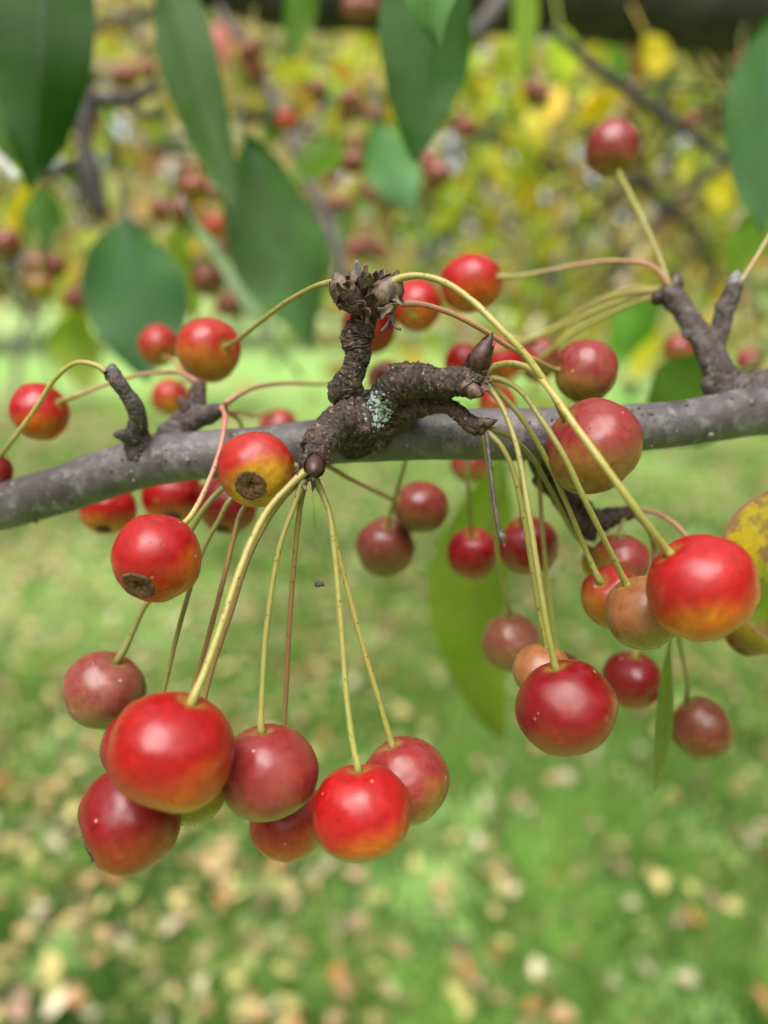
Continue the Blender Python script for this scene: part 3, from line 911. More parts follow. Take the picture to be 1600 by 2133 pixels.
# nodules and old leaf scars on the smooth bark
LENT = []
for q in range(30):
    x_ = random.choice([random.uniform(-40, 440), random.uniform(900, 1620)])
    y_ = float(np.interp(x_, [m[0] for m in MAIN], [m[1] for m in MAIN])) + random.uniform(-42, 42)
    LENT.append((x_, y_, random.uniform(1.5, 3.2)))
for (px, py, rp) in [(285, 955, 7), (152, 1068, 10), (315, 1020, 8), (45, 985, 6), (392, 958, 6), (1355, 860, 9), (1565, 838, 8), (1290, 945, 6), (1100, 880, 6), (1480, 905, 7), (75, 1085, 6), (560, 905, 6), (520, 1005, 6), (1430, 845, 5)] + LENT:
    p, nrm = on_bark(px, py)
    if p is None: continue
    if nrm.dot(FWD) > -.15: nrm = (nrm - FWD).normalized()
    D = np.array([tuple(p - nrm * .0005) + (rp * .12 / FPX,), tuple(p + nrm * .00015) + (rp * .9 * .12 / FPX,), tuple(p + nrm * .0005) + (rp * .4 * .12 / FPX,)])
    V, F, _ = tube_geo(catmull(D, 6), 10, lambda s, a, q, r: 1 + .3 * noise.noise(Vector(q) * 1500), B0)
    link('bark_nodule', mesh('bark_nodule', V, F, NODULE, True, {'crease': [.7] * len(V)}), branch)

# ================================================================ CRABAPPLES
PRE = {  # red, under, lo, hi, bloom
    'bright': ((.29, .0040, .0065), (.44, .115, .006), .0, .95, .025),
    'crimson': ((.17, .0025, .0060), (.25, .038, .005), .05, 1.0, .04),
    'rose': ((.195, .013, .015), (.21, .11, .010), -.1, .85, .14),
    'mauve': ((.150, .020, .016), (.14, .065, .012), -.15, .85, .28),
    'maroon': ((.145, .017, .012), (.14, .06, .010), -.2, .85, .14),
    'tan': ((.25, .092, .030), (.22, .14, .022), -.3, .8, .16),
    'orange': ((.27, .013, .0075), (.33, .12, .008), -.1, .95, .06),
    'olive': ((.17, .05, .010), (.26, .20, .010), -.5, .4, .10),
    'dull': ((.15, .017, .015), (.13, .042, .010), -.2, .9, .25),
    'brown': ((.125, .027, .011), (.125, .062, .010), -.2, .8, .12),
    'dusk': ((.175, .044, .026), (.15, .075, .018), -.2, .8, .25),
    'flank': ((.29, .0040, .0065), (.46, .13, .006), .28, 1.05, .02),
    'amber': ((.28, .010, .008), (.40, .21, .012), .0, .75, .05),
}
ST = {'green': ((.22, .20, .055), (.25, .235, .06), (.27, .27, .065)), 'yellow': ((.27, .225, .06), (.33, .28, .08), (.29, .27, .065)),
      'pink': ((.32, .135, .085), (.33, .18, .085), (.29, .25, .06)), 'brown': ((.20, .16, .045), (.20, .10, .045), (.22, .155, .04)),
      'olive': ((.155, .14, .033), (.17, .155, .04), (.17, .165, .045)), 'rosy': ((.36, .12, .10), (.35, .15, .11), (.36, .30, .07))}
nf = 0
def fruit(label, cx, cy, w, h, d, attach, side, preset, stalk, base_d, sty='green', group=None, udir=None, scar=.30, sr=.00038, hi=True, k=None, stalk_label=None):
    global nf
    nf += 1
    c = at(cx, cy, d)
    Rr = w * d / FPX / 2
    kk = min(1.12, max(.86, h / w))
    a = Vector(((attach[0] - cx) / (w / 2), (attach[1] - cy) / (h / 2)))
    if side > 0: a /= .86
    lim = .93 if side > 0 else 1.0
    if a.length > lim: a = a.normalized() * lim
    az = math.sqrt(max(0, 1 - a.length ** 2)) * side
    vz = (EYE - c).normalized(); vx = UP.cross(vz).normalized(); vy = vz.cross(vx)
    axis = (vx * a.x - vy * a.y + vz * az).normalized()
    q = Vector((0, 0, 1)).rotation_difference(axis)
    root = link('crabapple', None, None, c)
    tag(root, label, 'crabapple', group)
    # flesh
    ns, nr = (64, 44) if hi else (28, 20)
    sd = nf * 3.17
    V = []
    def prof(th, ph):
        r = 1 - .14 * math.exp(-(th / .30) ** 2) - .14 * math.exp(-((math.pi - th) / .36) ** 2)
        dv = Vector((math.sin(th) * math.cos(ph), math.sin(th) * math.sin(ph), math.cos(th)))
        r -= .09 * math.exp(-((math.pi - th) / .11) ** 2) if scar else 0
        r += .060 * noise.noise(dv * 1.15 + Vector((sd, 0, 0))) + .012 * noise.noise(dv * 4 + Vector((0, sd, 0)))
        r += .010 * math.cos(5 * ph + sd) * max(0, -math.cos(th)) ** 2
        r -= .012 * math.cos(2 * ph + sd) * math.exp(-((th - .35) / .35) ** 2)
        return r, dv
    for i in range(nr + 1):
        th = math.pi * i / nr
        if i == 0 or i == nr:
            r, dv = prof(th, 0); V.append(Vector((0, 0, dv.z * r * kk * Rr))); continue
        for j in range(ns):
            r, dv = prof(th, 2 * math.pi * j / ns)
            V.append(Vector((dv.x * r, dv.y * r, dv.z * r * kk)) * Rr)
    F = [(0, 1 + j, 1 + (j + 1) % ns) for j in range(ns)]
    for i in range(nr - 2):
        o = 1 + i * ns
        F += [(o + j, o + ns + j, o + ns + (j + 1) % ns, o + (j + 1) % ns) for j in range(ns)]
    o = 1 + (nr - 2) * ns; e = len(V) - 1
    F += [(e, o + (j + 1) % ns, o + j) for j in range(ns)]
    fl = link('flesh', mesh('flesh', V, F, FRUIT), root)
    fl.rotation_mode = 'QUATERNION'; fl.rotation_quaternion = q
    red, und, lo, hi_, bl = PRE[preset]
    jit = random.uniform(.9, 1.1)
    fl['red'] = tuple(x * jit for x in red); fl['under'] = und; fl['lo'] = lo; fl['hi'] = hi_; fl['bloom'] = bl
    fl['seed'] = (random.uniform(-1, 1), random.uniform(-1, 1), random.uniform(-1, 1))
    ud = -axis if udir is None else (RT * udir[0] - UP * udir[1] - FWD * udir[2]).normalized()
    ul = q.inverted() @ ud
    fl['under_dir'] = tuple(ul)
    # calyx scar
    if scar:
        V, F, rad = [], [], []
        n, m = (9, 30) if hi else (4, 14)
        for i in range(n + 1):
            qf = i / n
            for j in range(m):
                ph = 2 * math.pi * j / m
                jag = 1 + .10 * noise.noise(Vector((math.cos(ph) * 3, math.sin(ph) * 3, sd))) + .05 * noise.noise(Vector((math.cos(ph) * 11, math.sin(ph) * 11, sd)))
                th = math.pi - scar * qf * jag
                r, dv = prof(th, ph)
                lift = .012 + (.042 * math.exp(-((qf - .92) / .08) ** 2) if qf > .6 else 0) - .006 * math.exp(-(qf / .22) ** 2) + 0.026 * noise.noise(dv * 30 + Vector((sd, 1, 2)))
                if qf > .97: lift = -.01
                r += lift
                V.append(Vector((dv.x * r, dv.y * r, dv.z * r * kk)) * Rr); rad.append(qf)
        F = [(i * m + j, (i + 1) * m + j, (i + 1) * m + (j + 1) % m, i * m + (j + 1) % m) for i in range(n) for j in range(m)]
        ca = link('calyx_scar', mesh('calyx_scar', V, F, SCAR, True, {'rad': rad}), root)
        ca.rotation_mode = 'QUATERNION'; ca.rotation_quaternion = q
        # dried sepal stubs standing at the rim
        if hi:
            VV, FF = [], []
            for s in range(15):
                ph = random.random() * 6.283; th = math.pi - scar * random.uniform(.85, 1.0)
                r, dv = prof(th, ph)
                p = Vector((dv.x * r, dv.y * r, dv.z * r * kk)) * Rr
                t = Vector((-dv.y, dv.x, 0)).normalized() * Rr * random.uniform(.02, .05)
                u = (dv + Vector((random.uniform(-.6, .6), random.uniform(-.6, .6), -.2))).normalized() * Rr * random.uniform(.04, .11)
                b = len(VV)
                n2 = dv.cross(t).normalized() * Rr * .02
                VV += [p - t - dv * .02 * Rr, p + t - dv * .02 * Rr, p + u, p + n2 - dv * .02 * Rr]
                FF += [(b, b + 1, b + 2), (b + 1, b + 3, b + 2), (b + 3, b, b + 2), (b, b + 3, b + 1)]
            sp = link('sepal_stub', mesh('sepal_stub', VV, FF, DARK, False), ca)
    # stalk
    if stalk:
        end = c + axis * Rr * kk * .84
        pre = c + axis * Rr * kk * 1.02
        L = [0]
        for i in range(1, len(stalk)):
            L.append(L[-1] + math.hypot(stalk[i][0] - stalk[i - 1][0], stalk[i][1] - stalk[i - 1][1]))
        tot = L[-1] + math.hypot(attach[0] - stalk[-1][0], attach[1] - stalk[-1][1]) + 1e-6
        de = (end - EYE).dot(FWD)
        rows = []
        for i, p in enumerate(stalk):
            dd = p[2] if len(p) > 2 else base_d + (de - base_d) * (L[i] / tot)
            rows.append(tuple(at(p[0], p[1], dd)) + (sr,))
        rows.append(tuple(pre) + (sr,)); rows.append(tuple(end) + (sr,))
        D = catmull(rows, 64 if hi else 24)
        u = np.linspace(0, 1, len(D))
        D[:, 3] = sr * (1 + .45 * np.exp(-(u / .05) ** 2) + .35 * np.exp(-((1 - u) / .08) ** 2))
        V, F, tt = tube_geo(D, 12 if hi else 7, (lambda s, a, p, r: 1 + .10 * noise.noise(Vector(p) * 420) + .06 * noise.noise(Vector(p) * 1600)) if hi else None, c)
        so = link('stalk', mesh('stalk', V, F, STALK, True, {'t': tt}), root)
        b0, m0, t0 = ST[sty]
        j = random.uniform(.9, 1.08)
        so['base'] = tuple(x * j for x in b0); so['mid'] = tuple(x * j for x in m0); so['tip'] = tuple(x * j for x in t0)
    return root

G1 = 'crabapples hanging from the lower left spur'
G2 = 'crabapples hanging from the right pointing spur'
G3 = 'crabapples behind the branch'
G4 = 'crabapples on the reddish stalks'
# front left bunch
fruit('largest red crabapple, glossy with pale dots, at the front of the lower left bunch', 360, 1563, 260, 240, .091, (405, 1462), 1, 'bright',
      [(638, 982), (605, 1010), (560, 1060), (527, 1120), (495, 1200), (462, 1300), (430, 1390)], .102, 'yellow', G1, (.15, 1, -.1), sr=.00044)
fruit('dull rose crabapple touching the right side of the largest red one', 560, 1607, 204, 196, .100, (543, 1516), 1, 'rose',
      [(632, 1000), (612, 1055), (585, 1130), (567, 1220), (553, 1330), (546, 1440)], .102, 'green', G1, (.1, 1, -.1))
fruit('bright red orange crabapple lowest right in the front left bunch', 755, 1690, 208, 196, .098, (744, 1598), 1, 'bright',
      [(655, 995), (672, 1030), (688, 1080), (700, 1180), (712, 1320), (722, 1450), (735, 1550)], .102, 'green', G1, (.2, 1, .1))
fruit('dusty rose crabapple with yellow green underside, half behind the bright red orange one', 845, 1625, 180, 176, .111, (812, 1545), 1, 'rose',
      [(658, 1000), (685, 1060), (702, 1140), (725, 1230), (757, 1350), (787, 1450)], .103, 'yellow', G1, (.35, 1, .2))
fruit('dark crimson crabapple lowest left, tucked under the largest red one', 270, 1707, 214, 204, .100, (365, 1655), -1, 'crimson',
      [(638, 986, .1045), (595, 1000, .110), (545, 1022, .111), (505, 1062, .110), (487, 1120, .110), (470, 1190, .110), (452, 1260, .111), (425, 1360, .113), (402, 1440, .114), (385, 1560, .114), (372, 1630, .110)], .110, 'brown', G1, (.5, 1, .1))
fruit('red orange crabapple mostly hidden behind the rose and bright red ones', 602, 1710, 162, 156, .112, (592, 1635), 1, 'orange',
      [(632, 1005), (622, 1080), (612, 1180), (603, 1300), (597, 1420), (592, 1520)], .103, 'brown', G1, (.3, 1, 0))
fruit('yellow green crabapple showing only its underside below the largest red one', 402, 1640, 150, 150, .110, (412, 1568), 1, 'olive',
      [(620, 1000, .103), (560, 1080), (515, 1170), (480, 1280), (440, 1400), (418, 1500)], .104, 'brown', G1, (.2, 1, .2))
fruit('red crabapple peeping out behind the left edge of the largest red one', 285, 1558, 146, 144, .112, (330, 1500), 1, 'crimson',
      [(640, 980, .105), (585, 988, .112), (525, 1006, .1135), (480, 1040, .113), (455, 1085, .113), (425, 1140, .113), (398, 1220, .113), (372, 1310, .113), (350, 1400, .113), (338, 1450, .113)], .113, 'olive', G1, (.1, 1, 0))
fruit('dusty mauve crabapple hanging alone at the left of the lower bunch', 217, 1435, 165, 160, .119, (243, 1383), 1, 'mauve',
      [(640, 974, .106), (570, 978, .1125), (505, 992, .114), (458, 1022, .114), (425, 1060, .114), (395, 1110, .115), (350, 1200, .117), (300, 1265, .118), (268, 1335, .118)], .114, 'olive', G1, (0, 1, 0), sr=.00045)
# the two with their scars showing
fruit('bright red crabapple with orange flank, round brown scar at its lower left', 326, 1163, 186, 180, .103, (365, 1104), -1, 'flank',
      [(462, 850, .1245), (469, 868, .1195), (466, 900, .1160), (456, 945, .1135), (440, 990, .1110), (418, 1040, .109), (392, 1082, .107)], .124, 'rosy', G4, (.75, .75, .1), scar=.40)
fruit('red and yellow crabapple in front of the branch, brown scar facing the viewer', 533, 977, 160, 154, .104, (545, 940), -1, 'amber',
      [(635, 975, .106), (610, 968, .110), (575, 960, .112)], .106, 'green', G4, (.25, .85, .35), scar=.44)
# behind the branch on the left
fruit('red crabapple below the branch, leftmost of the three blurred ones', 225, 1058, 116, 110, .150, (235, 1010), -1, 'bright', [(380, 890, .14), (300, 930, .145), (250, 980, .15)], .14, 'pink', G3, (0, 1, 0))
fruit('blurred red crabapple half hidden by the branch, middle one of three', 360, 1030, 130, 116, .155, (360, 980), -1, 'bright', [(420, 870, .14), (390, 920, .15)], .14, 'pink', G3, (0, 1, 0))
fruit('deep red blurred crabapple below the branch, just behind the scarred yellow one', 475, 1050, 124, 122, .150, (490, 995), -1, 'crimson', [(466, 856, .127), (500, 880, .14), (510, 940, .15)], .127, 'pink', G3, (0, 1, 0))
fruit('small red orange crabapple touching a larger one in front of green leaf', 330, 720, 84, 86, .170, (338, 740), 1, 'orange', [(405, 800, .134), (380, 772, .145), (355, 748, .158)], .134, 'pink', G3, (.1, 1, 0))
fruit('red orange crabapple with its stalk end facing the viewer, above the left branch', 435, 728, 134, 132, .140, (468, 720), 1, 'orange',
      [(705, 588, .106), (670, 592, .107), (635, 607, .110), (590, 634, .114), (540, 672, .121), (500, 704, .128)], .106, 'yellow', G3, (-.1, 1, .1), scar=0)
fruit('red orange crabapple at the left, crossed by a thin arching stalk', 83, 858, 122, 114, .140, (120, 838), 1, 'bright',
      [(410, 796, .134), (375, 776, .134), (330, 776, .135), (280, 783, .136), (215, 803, .136), (160, 824, .135)], .134, 'pink', G3, (.1, 1, 0))
fruit('red crabapple cut off by the left picture edge below an arching stalk', -12, 982, 72, 74, .130, (0, 950), 1, 'crimson',
      [(222, 775, .115), (205, 763, .115), (175, 755, .115), (145, 762, .116), (110, 795, .117), (75, 850, .119), (30, 912, .122)], .115, 'yellow', G3, (0, 1, 0))
fruit('pink blurred crabapple just above the branch behind the upright spur', 578, 888, 82, 62, .190, (560, 862), 1, 'rose', [(466, 858, .126), (500, 860, .14), (535, 868, .16)], .126, 'pink', G3, (0, 1, 0), hi=False)
fruit('orange red blurred crabapple behind the short left spur', 356, 828, 80, 80, .210, (370, 790), 1, 'orange', [(415, 800, .15), (395, 790, .17)], .14, 'yellow', G3, (0, 1, 0), hi=False)
# behind the upright spur
fruit('red crabapple just right of the upright spur head, behind a stalk', 868, 636, 104, 110, .160, (862, 655), 1, 'bright', [(812, 600, .15), (830, 620, .148)], .15, 'yellow', G3, (0, 1, 0), scar=0)
fruit('dark red crabapple directly behind the upright spur stem', 770, 680, 114, 112, .165, (800, 640), 1, 'crimson', [(812, 600, .15), (808, 620, .15)], .15, 'yellow', G3, (.1, 1, 0))
fruit('red crabapple low behind the fork of the two brown spurs', 803, 788, 76, 76, .180, (790, 755), 1, 'crimson', [(470, 840, .127), (520, 810, .130), (580, 799, .136), (640, 799, .144), (700, 802, .155), (760, 806, .168)], .127, 'pink', G3, (0, 1, 0), hi=False)
fruit('bright cherry red crabapple at the end of a long horizontal stalk', 982, 590, 120, 134, .150, (1038, 579), 1, 'bright',
      [(1388, 592, .139), (1375, 568, .139), (1348, 550, .140), (1285, 543, .142), (1220, 549, .144), (1140, 564, .146), (1080, 575, .147)], .139, 'pink', G3, (.1, 1, .1))
fruit('rose crabapple with olive underside, furthest right of the bunch behind the arching stalks', 1220, 773, 132, 132, .128, (1165, 768), 1, 'rose',
      [(838, 632, .105), (880, 634, .105), (940, 653, .106), (1000, 684, .108), (1060, 722, .112), (1120, 753, .117)], .105, 'pink', G3, (-.3, 1, .1))
fruit('pink red crabapple behind the pointed purple bud', 1040, 748, 106, 100, .175, (1060, 700), 1, 'bright', [(1380, 606, .142), (1310, 610, .145), (1230, 636, .152), (1150, 685, .162), (1090, 710, .17)], .142, 'yellow', G3, (0, 1, 0), sr=.0005)
fruit('red crabapple left of the pointed bud, above the wrinkled right spur', 972, 756, 90, 84, .168, (985, 720), 1, 'bright', [(1382, 612, .142), (1300, 625, .146), (1200, 665, .152), (1100, 710, .160), (1030, 730, .166)], .142, 'yellow', G3, (0, 1, 0), sr=.0005)
fruit('pale pink orange crabapple behind two crossing stalks', 1122, 748, 88, 106, .172, (1150, 700), 1, 'rose', [(1378, 604, .142), (1320, 600, .146), (1260, 620, .152), (1200, 655, .16)], .142, 'yellow', G3, (0, 1, 0), sr=.0005)
fruit('small orange red crabapple between the right spur and the branch', 1036, 838, 80, 70, .165, (1050, 805), 1, 'orange', [(1375, 615, .142), (1300, 640, .146), (1200, 690, .152), (1120, 750, .158)], .142, 'yellow', G3, (0, 1, 0), sr=.0005, hi=False)
fruit('dull red crabapple standing above its stalk at the upper right', 1275, 311, 112, 112, .170, (1286, 348), 1, 'rose',
      [(1392, 596, .139), (1378, 548, .142), (1356, 495, .147), (1325, 430, .154), (1300, 380, .160)], .139, 'green', G3, (.2, 1, -.3), scar=0, sr=.0005)
# right bunch
fruit('large oval dark red crabapple in front of the branch behind two stalks', 1237, 930, 208, 188, .108, (1178, 872), 1, 'rose',
      [(812, 592, .103), (838, 578, .1025), (880, 575, .102), (930, 590, .101), (985, 628, .0995), (1040, 682, .098), (1095, 740, .098), (1145, 810, .099)], .103, 'yellow', G2, (-.1, 1, .15), sr=.00045)
fruit('biggest red crabapple at the right, orange underside, beside the spotted leaf', 1460, 1223, 228, 218, .095, (1392, 1150), 1, 'bright',
      [(1010, 780, .105), (1030, 764, .104), (1065, 757, .102), (1105, 770, .100), (1145, 812, .097), (1200, 890, .0935), (1270, 985, .0915), (1335, 1075, .092)], .105, 'yellow', G2, (.1, 1, .15), sr=.00045)
fruit('tan orange crabapple pressed against the left of the biggest right one', 1340, 1277, 158, 156, .107, (1300, 1207), 1, 'tan',
      [(1018, 786, .105), (1050, 793, .104), (1090, 820, .102), (1132, 880, .100), (1175, 950, .099), (1215, 1035, .100), (1260, 1125, .103)], .105, 'green', G2, (.2, 1, -.2))
fruit('small red and olive crabapple left of the tan orange one', 1275, 1243, 128, 130, .117, (1254, 1214), 1, 'orange',
      [(1018, 800, .106), (1060, 838, .106), (1100, 890, .106), (1145, 970, .108), (1185, 1060, .111), (1222, 1150, .114)], .106, 'green', G2, (-.5, .9, .1))
fruit('glossy dark red crabapple low in the middle, hanging on long green stalk', 1179, 1474, 210, 196, .100, (1155, 1388), 1, 'crimson',
      [(1012, 800, .105), (1045, 845, .103), (1072, 915, .101), (1088, 985, .100), (1105, 1090, .0985), (1122, 1200, .098), (1140, 1310, .0985)], .105, 'green', G2, (.1, 1, .1))
fruit('dull mauve brown crabapple in front of the tall pale green leaf', 1065, 1338, 122, 122, .140, (1062, 1285), 1, 'dusk',
      [(1008, 903, .107), (1016, 960, .110), (1028, 1080, .118), (1042, 1190, .128), (1055, 1250, .134)], .107, 'green', G2, (0, 1, 0))
fruit('tan freckled crabapple peeping out behind the glossy dark red one', 1128, 1398, 120, 118, .114, (1140, 1345), 1, 'tan',
      [(1012, 898, .107), (1045, 930, .106), (1070, 985, .106), (1092, 1080, .107), (1108, 1180, .109), (1126, 1290, .112)], .107, 'green', G2, (0, 1, 0))
fruit('brown crabapple barely showing between the tan and glossy dark red ones', 1172, 1392, 72, 66, .130, (1160, 1362), 1, 'maroon',
      [(1120, 940, .126), (1130, 1100, .126), (1145, 1250, .128)], .126, 'green', G2, (0, 1, 0), hi=False)
fruit('rose red crabapple behind the small red and olive one', 1292, 1166, 124, 100, .130, (1290, 1125), 1, 'rose',
      [(1310, 1070, .132), (1300, 1080, .131), (1292, 1105, .130)], .132, 'olive', G2, (-.6, 1, 0))
fruit('dark olive crabapple at the left behind the rose red one', 1240, 1170, 58, 90, .136, (1245, 1140), 1, 'olive',
      [(1020, 893, .107), (1065, 912, .109), (1110, 955, .112), (1155, 1035, .118), (1195, 1110, .126), (1225, 1140, .132)], .107, 'olive', G2, (-.6, 1, 0), hi=False)
fruit('deep red round crabapple hanging left of the narrow hanging leaf', 1316, 1415, 122, 118, .142, (1322, 1372), 1, 'crimson',
      [(1320, 1066, .132), (1345, 1090, .132), (1362, 1140, .134), (1360, 1220, .137), (1335, 1310, .140)], .132, 'rosy', G2, (0, 1, 0))
fruit('brownish red crabapple right of the narrow hanging leaf', 1460, 1518, 126, 130, .142, (1436, 1468), 1, 'brown',
      [(1318, 1068, .132), (1350, 1100, .132), (1385, 1180, .133), (1408, 1290, .135), (1422, 1370, .137), (1432, 1430, .139)], .132, 'olive', G2, (0, 1, 0))
fruit('olive brown crabapple cut by the right edge under the spotted leaf', 1572, 1312, 120, 116, .132, (1560, 1255), -1, 'olive',
      [(1322, 1064, .132), (1370, 1070, .130), (1410, 1095, .128), (1450, 1140, .127), (1520, 1200, .128)], .132, 'pink', G2, (.2, -.6, .4), scar=0)
# centre, below the branch
fruit('dark maroon crabapple, lower of the pair below the middle of the branch', 803, 1140, 122, 122, .155, (808, 1100), 1, 'maroon',
      [(850, 940, .135), (838, 985, .138), (822, 1040, .144)], .135, 'olive', G3, (0, 1, 0))
fruit('maroon red crabapple, upper of the pair below the middle of the branch', 877, 1057, 110, 116, .150, (828, 1044), 1, 'maroon',
      [(650, 960, .115), (690, 975, .120), (730, 998, .128), (780, 1022, .136)], .115, 'brown', G3, (0, 1, 0))
fruit('round red crabapple hanging straight below the branch on green stalk', 985, 1152, 110, 108, .155, (983, 1118), 1, 'crimson',
      [(972, 920, .14), (975, 1000, .143), (979, 1070, .148)], .14, 'olive', G3, (0, 1, 0))
fruit('red crabapple behind the withered black stalk tip', 1100, 1137, 126, 120, .146, (1088, 1092), 1, 'crimson',
      [(1085, 930, .132), (1087, 1000, .136), (1088, 1060, .140)], .132, 'brown', G3, (0, 1, 0))
fruit('blurred brown red crabapple cut off by the underside of the branch', 980, 965, 84, 80, .175, (985, 930), 1, 'rose', [(985, 890, .16), (986, 910, .165)], .16, 'olive', G3, (0, 1, 0), hi=False)
# right, behind the forked spur
fruit('pink crabapple behind the forked right spur', 1415, 728, 66, 68, .220, (1425, 695), 1, 'rose', [(1470, 560, .22), (1450, 620, .22)], .22, 'green', G3, (0, 1, 0), hi=False)
fruit('small pink crabapple at the far right above the branch', 1560, 752, 56, 40, .240, (1560, 735), 1, 'rose', [(1540, 600, .23), (1545, 650, .235), (1553, 700, .24)], .23, 'green', G3, (0, 1, 0), hi=False)

# blurred ones further back in the crown, each hanging on a short stalk
BG = 'blurred crabapples in the crown behind'
def small(label, px, py, rp, col='crimson', up=60):
    d = .0115 * FPX / (2 * rp)
    if col in ('crimson', 'rose', 'mauve') and rp < 28: col = 'dull'
    fruit(label, px, py, 2 * rp, 2 * rp, d, (px + 2, py - rp * .8), 1, col, [(px + random.uniform(-25, 25), py - rp - up * random.uniform(.6, 1.2)), (px + random.uniform(-6, 6), py - rp - up * .3)], d + .01,
          'green', BG, (0, 1, 0), 0, .00045, False)
small('blurred red crabapple at the left edge under an orange yellow leaf', 15, 510, 31, 'maroon')
for i, (a, b, r) in enumerate([(80, 552, 27), (112, 556, 26), (84, 598, 28)]):
    small(['blurred dark red crabapple, left of a tight trio by left edge', 'blurred dark red crabapple, right of a tight trio by left edge', 'blurred olive brown crabapple, bottom of a tight trio by left edge'][i], a, b, r, 'maroon' if i < 2 else 'olive')
small('blurred pink red crabapple beside the left side of the broad green leaf', 156, 622, 24, 'rose')
small('blurred maroon crabapple, left end of a row above the broad green leaf', 340, 438, 27, 'maroon')
small('blurred maroon crabapple, right end of a row above the broad green leaf', 378, 440, 29, 'maroon')
small('blurred rose crabapple above the maroon row left of the long leaf', 405, 392, 30, 'rose')
small('blurred rose red crabapple touching the long leaf near its tip', 442, 402, 24, 'rose')
small('blurred red crabapple at the left margin of the long leaf', 403, 350, 20, 'crimson')
small('blurred orange red crabapple just under the long leaf tip', 450, 472, 26, 'orange')
small('blurred red crabapple beneath the long leaf tip, lower one', 484, 508, 24, 'rose')
small('blurred dark red crabapple behind the pale narrow leaf', 430, 585, 32, 'maroon')
small('blurred red crabapple right of the pale narrow leaf', 476, 636, 26, 'maroon')
small('blurred red crabapple on the dark twig at upper left', 262, 160, 24, 'maroon')
small('blurred red crabapple at the end of the dark upper left twig', 308, 148, 20, 'rose')
small('blurred pink crabapple right of the long leaf, upper of two', 522, 108, 26, 'rose')
small('blurred maroon crabapple right of the long leaf, lower of two', 530, 148, 24, 'maroon')
small('blurred red crabapple below the strip leaf at the top', 664, 185, 20, 'crimson')
small('blurred bright pink crabapple beside the grey twig', 598, 250, 22, 'bright')
trio = 'blurred crabapple in the loose cluster left of the dark top leaf'
for a, b, r, w_ in [(728, 212, 24, 'top one of'), (745, 232, 20, 'middle one of'), (722, 240, 18, 'lower left one of'), (782, 238, 20, 'right one of')]:
    small('blurred rose crabapple, %s the loose cluster left of the dark top leaf' % w_, a, b, r, 'rose')
for a, b, r, w_ in [(742, 300, 22, 'topmost of'), (736, 338, 26, 'largest, second from top of'), (768, 402, 18, 'lower right one of'), (688, 372, 16, 'upper left one of'), (692, 422, 16, 'lower left one of'), (722, 424, 16, 'lowest middle one of')]:
    small('blurred crimson crabapple, %s the cluster above the upright spur' % w_, a, b, r, 'crimson')
for a, b, r, w_ in [(896, 338, 25, 'upper left'), (912, 362, 27, 'largest'), (900, 384, 20, 'lowest')]:
    small('blurred dull red crabapple, %s of the clump below the dark top leaf' % w_, a, b, r, 'mauve')
small('blurred rose crabapple just right of the dark top leaf', 970, 266, 23, 'rose')
small('blurred crabapple against the dark limb, left of two', 738, 18, 26, 'rose')
small('blurred crabapple against the dark limb, right of two', 770, 16, 22, 'rose')
small('blurred brown red crabapple beside the upper right dark leaf', 1548, 130, 20, 'mauve')
for a, b, r, w_ in [(740, 518, 22, 'left'), (772, 512, 20, 'middle'), (790, 528, 18, 'right')]:
    small('blurred brown crabapple just above the upright spur head, %s of three' % w_, a, b, r, 'mauve')
for a, b, r, w_ in [(1112, 190, 22, 'left of a pair right of the top strip leaf'), (1130, 205, 18, 'right of a pair right of the top strip leaf'), (1440, 250, 18, 'alone on the thin slanting twig')]:
    small('blurred dull brown crabapple, %s' % w_, a, b, r, 'mauve')

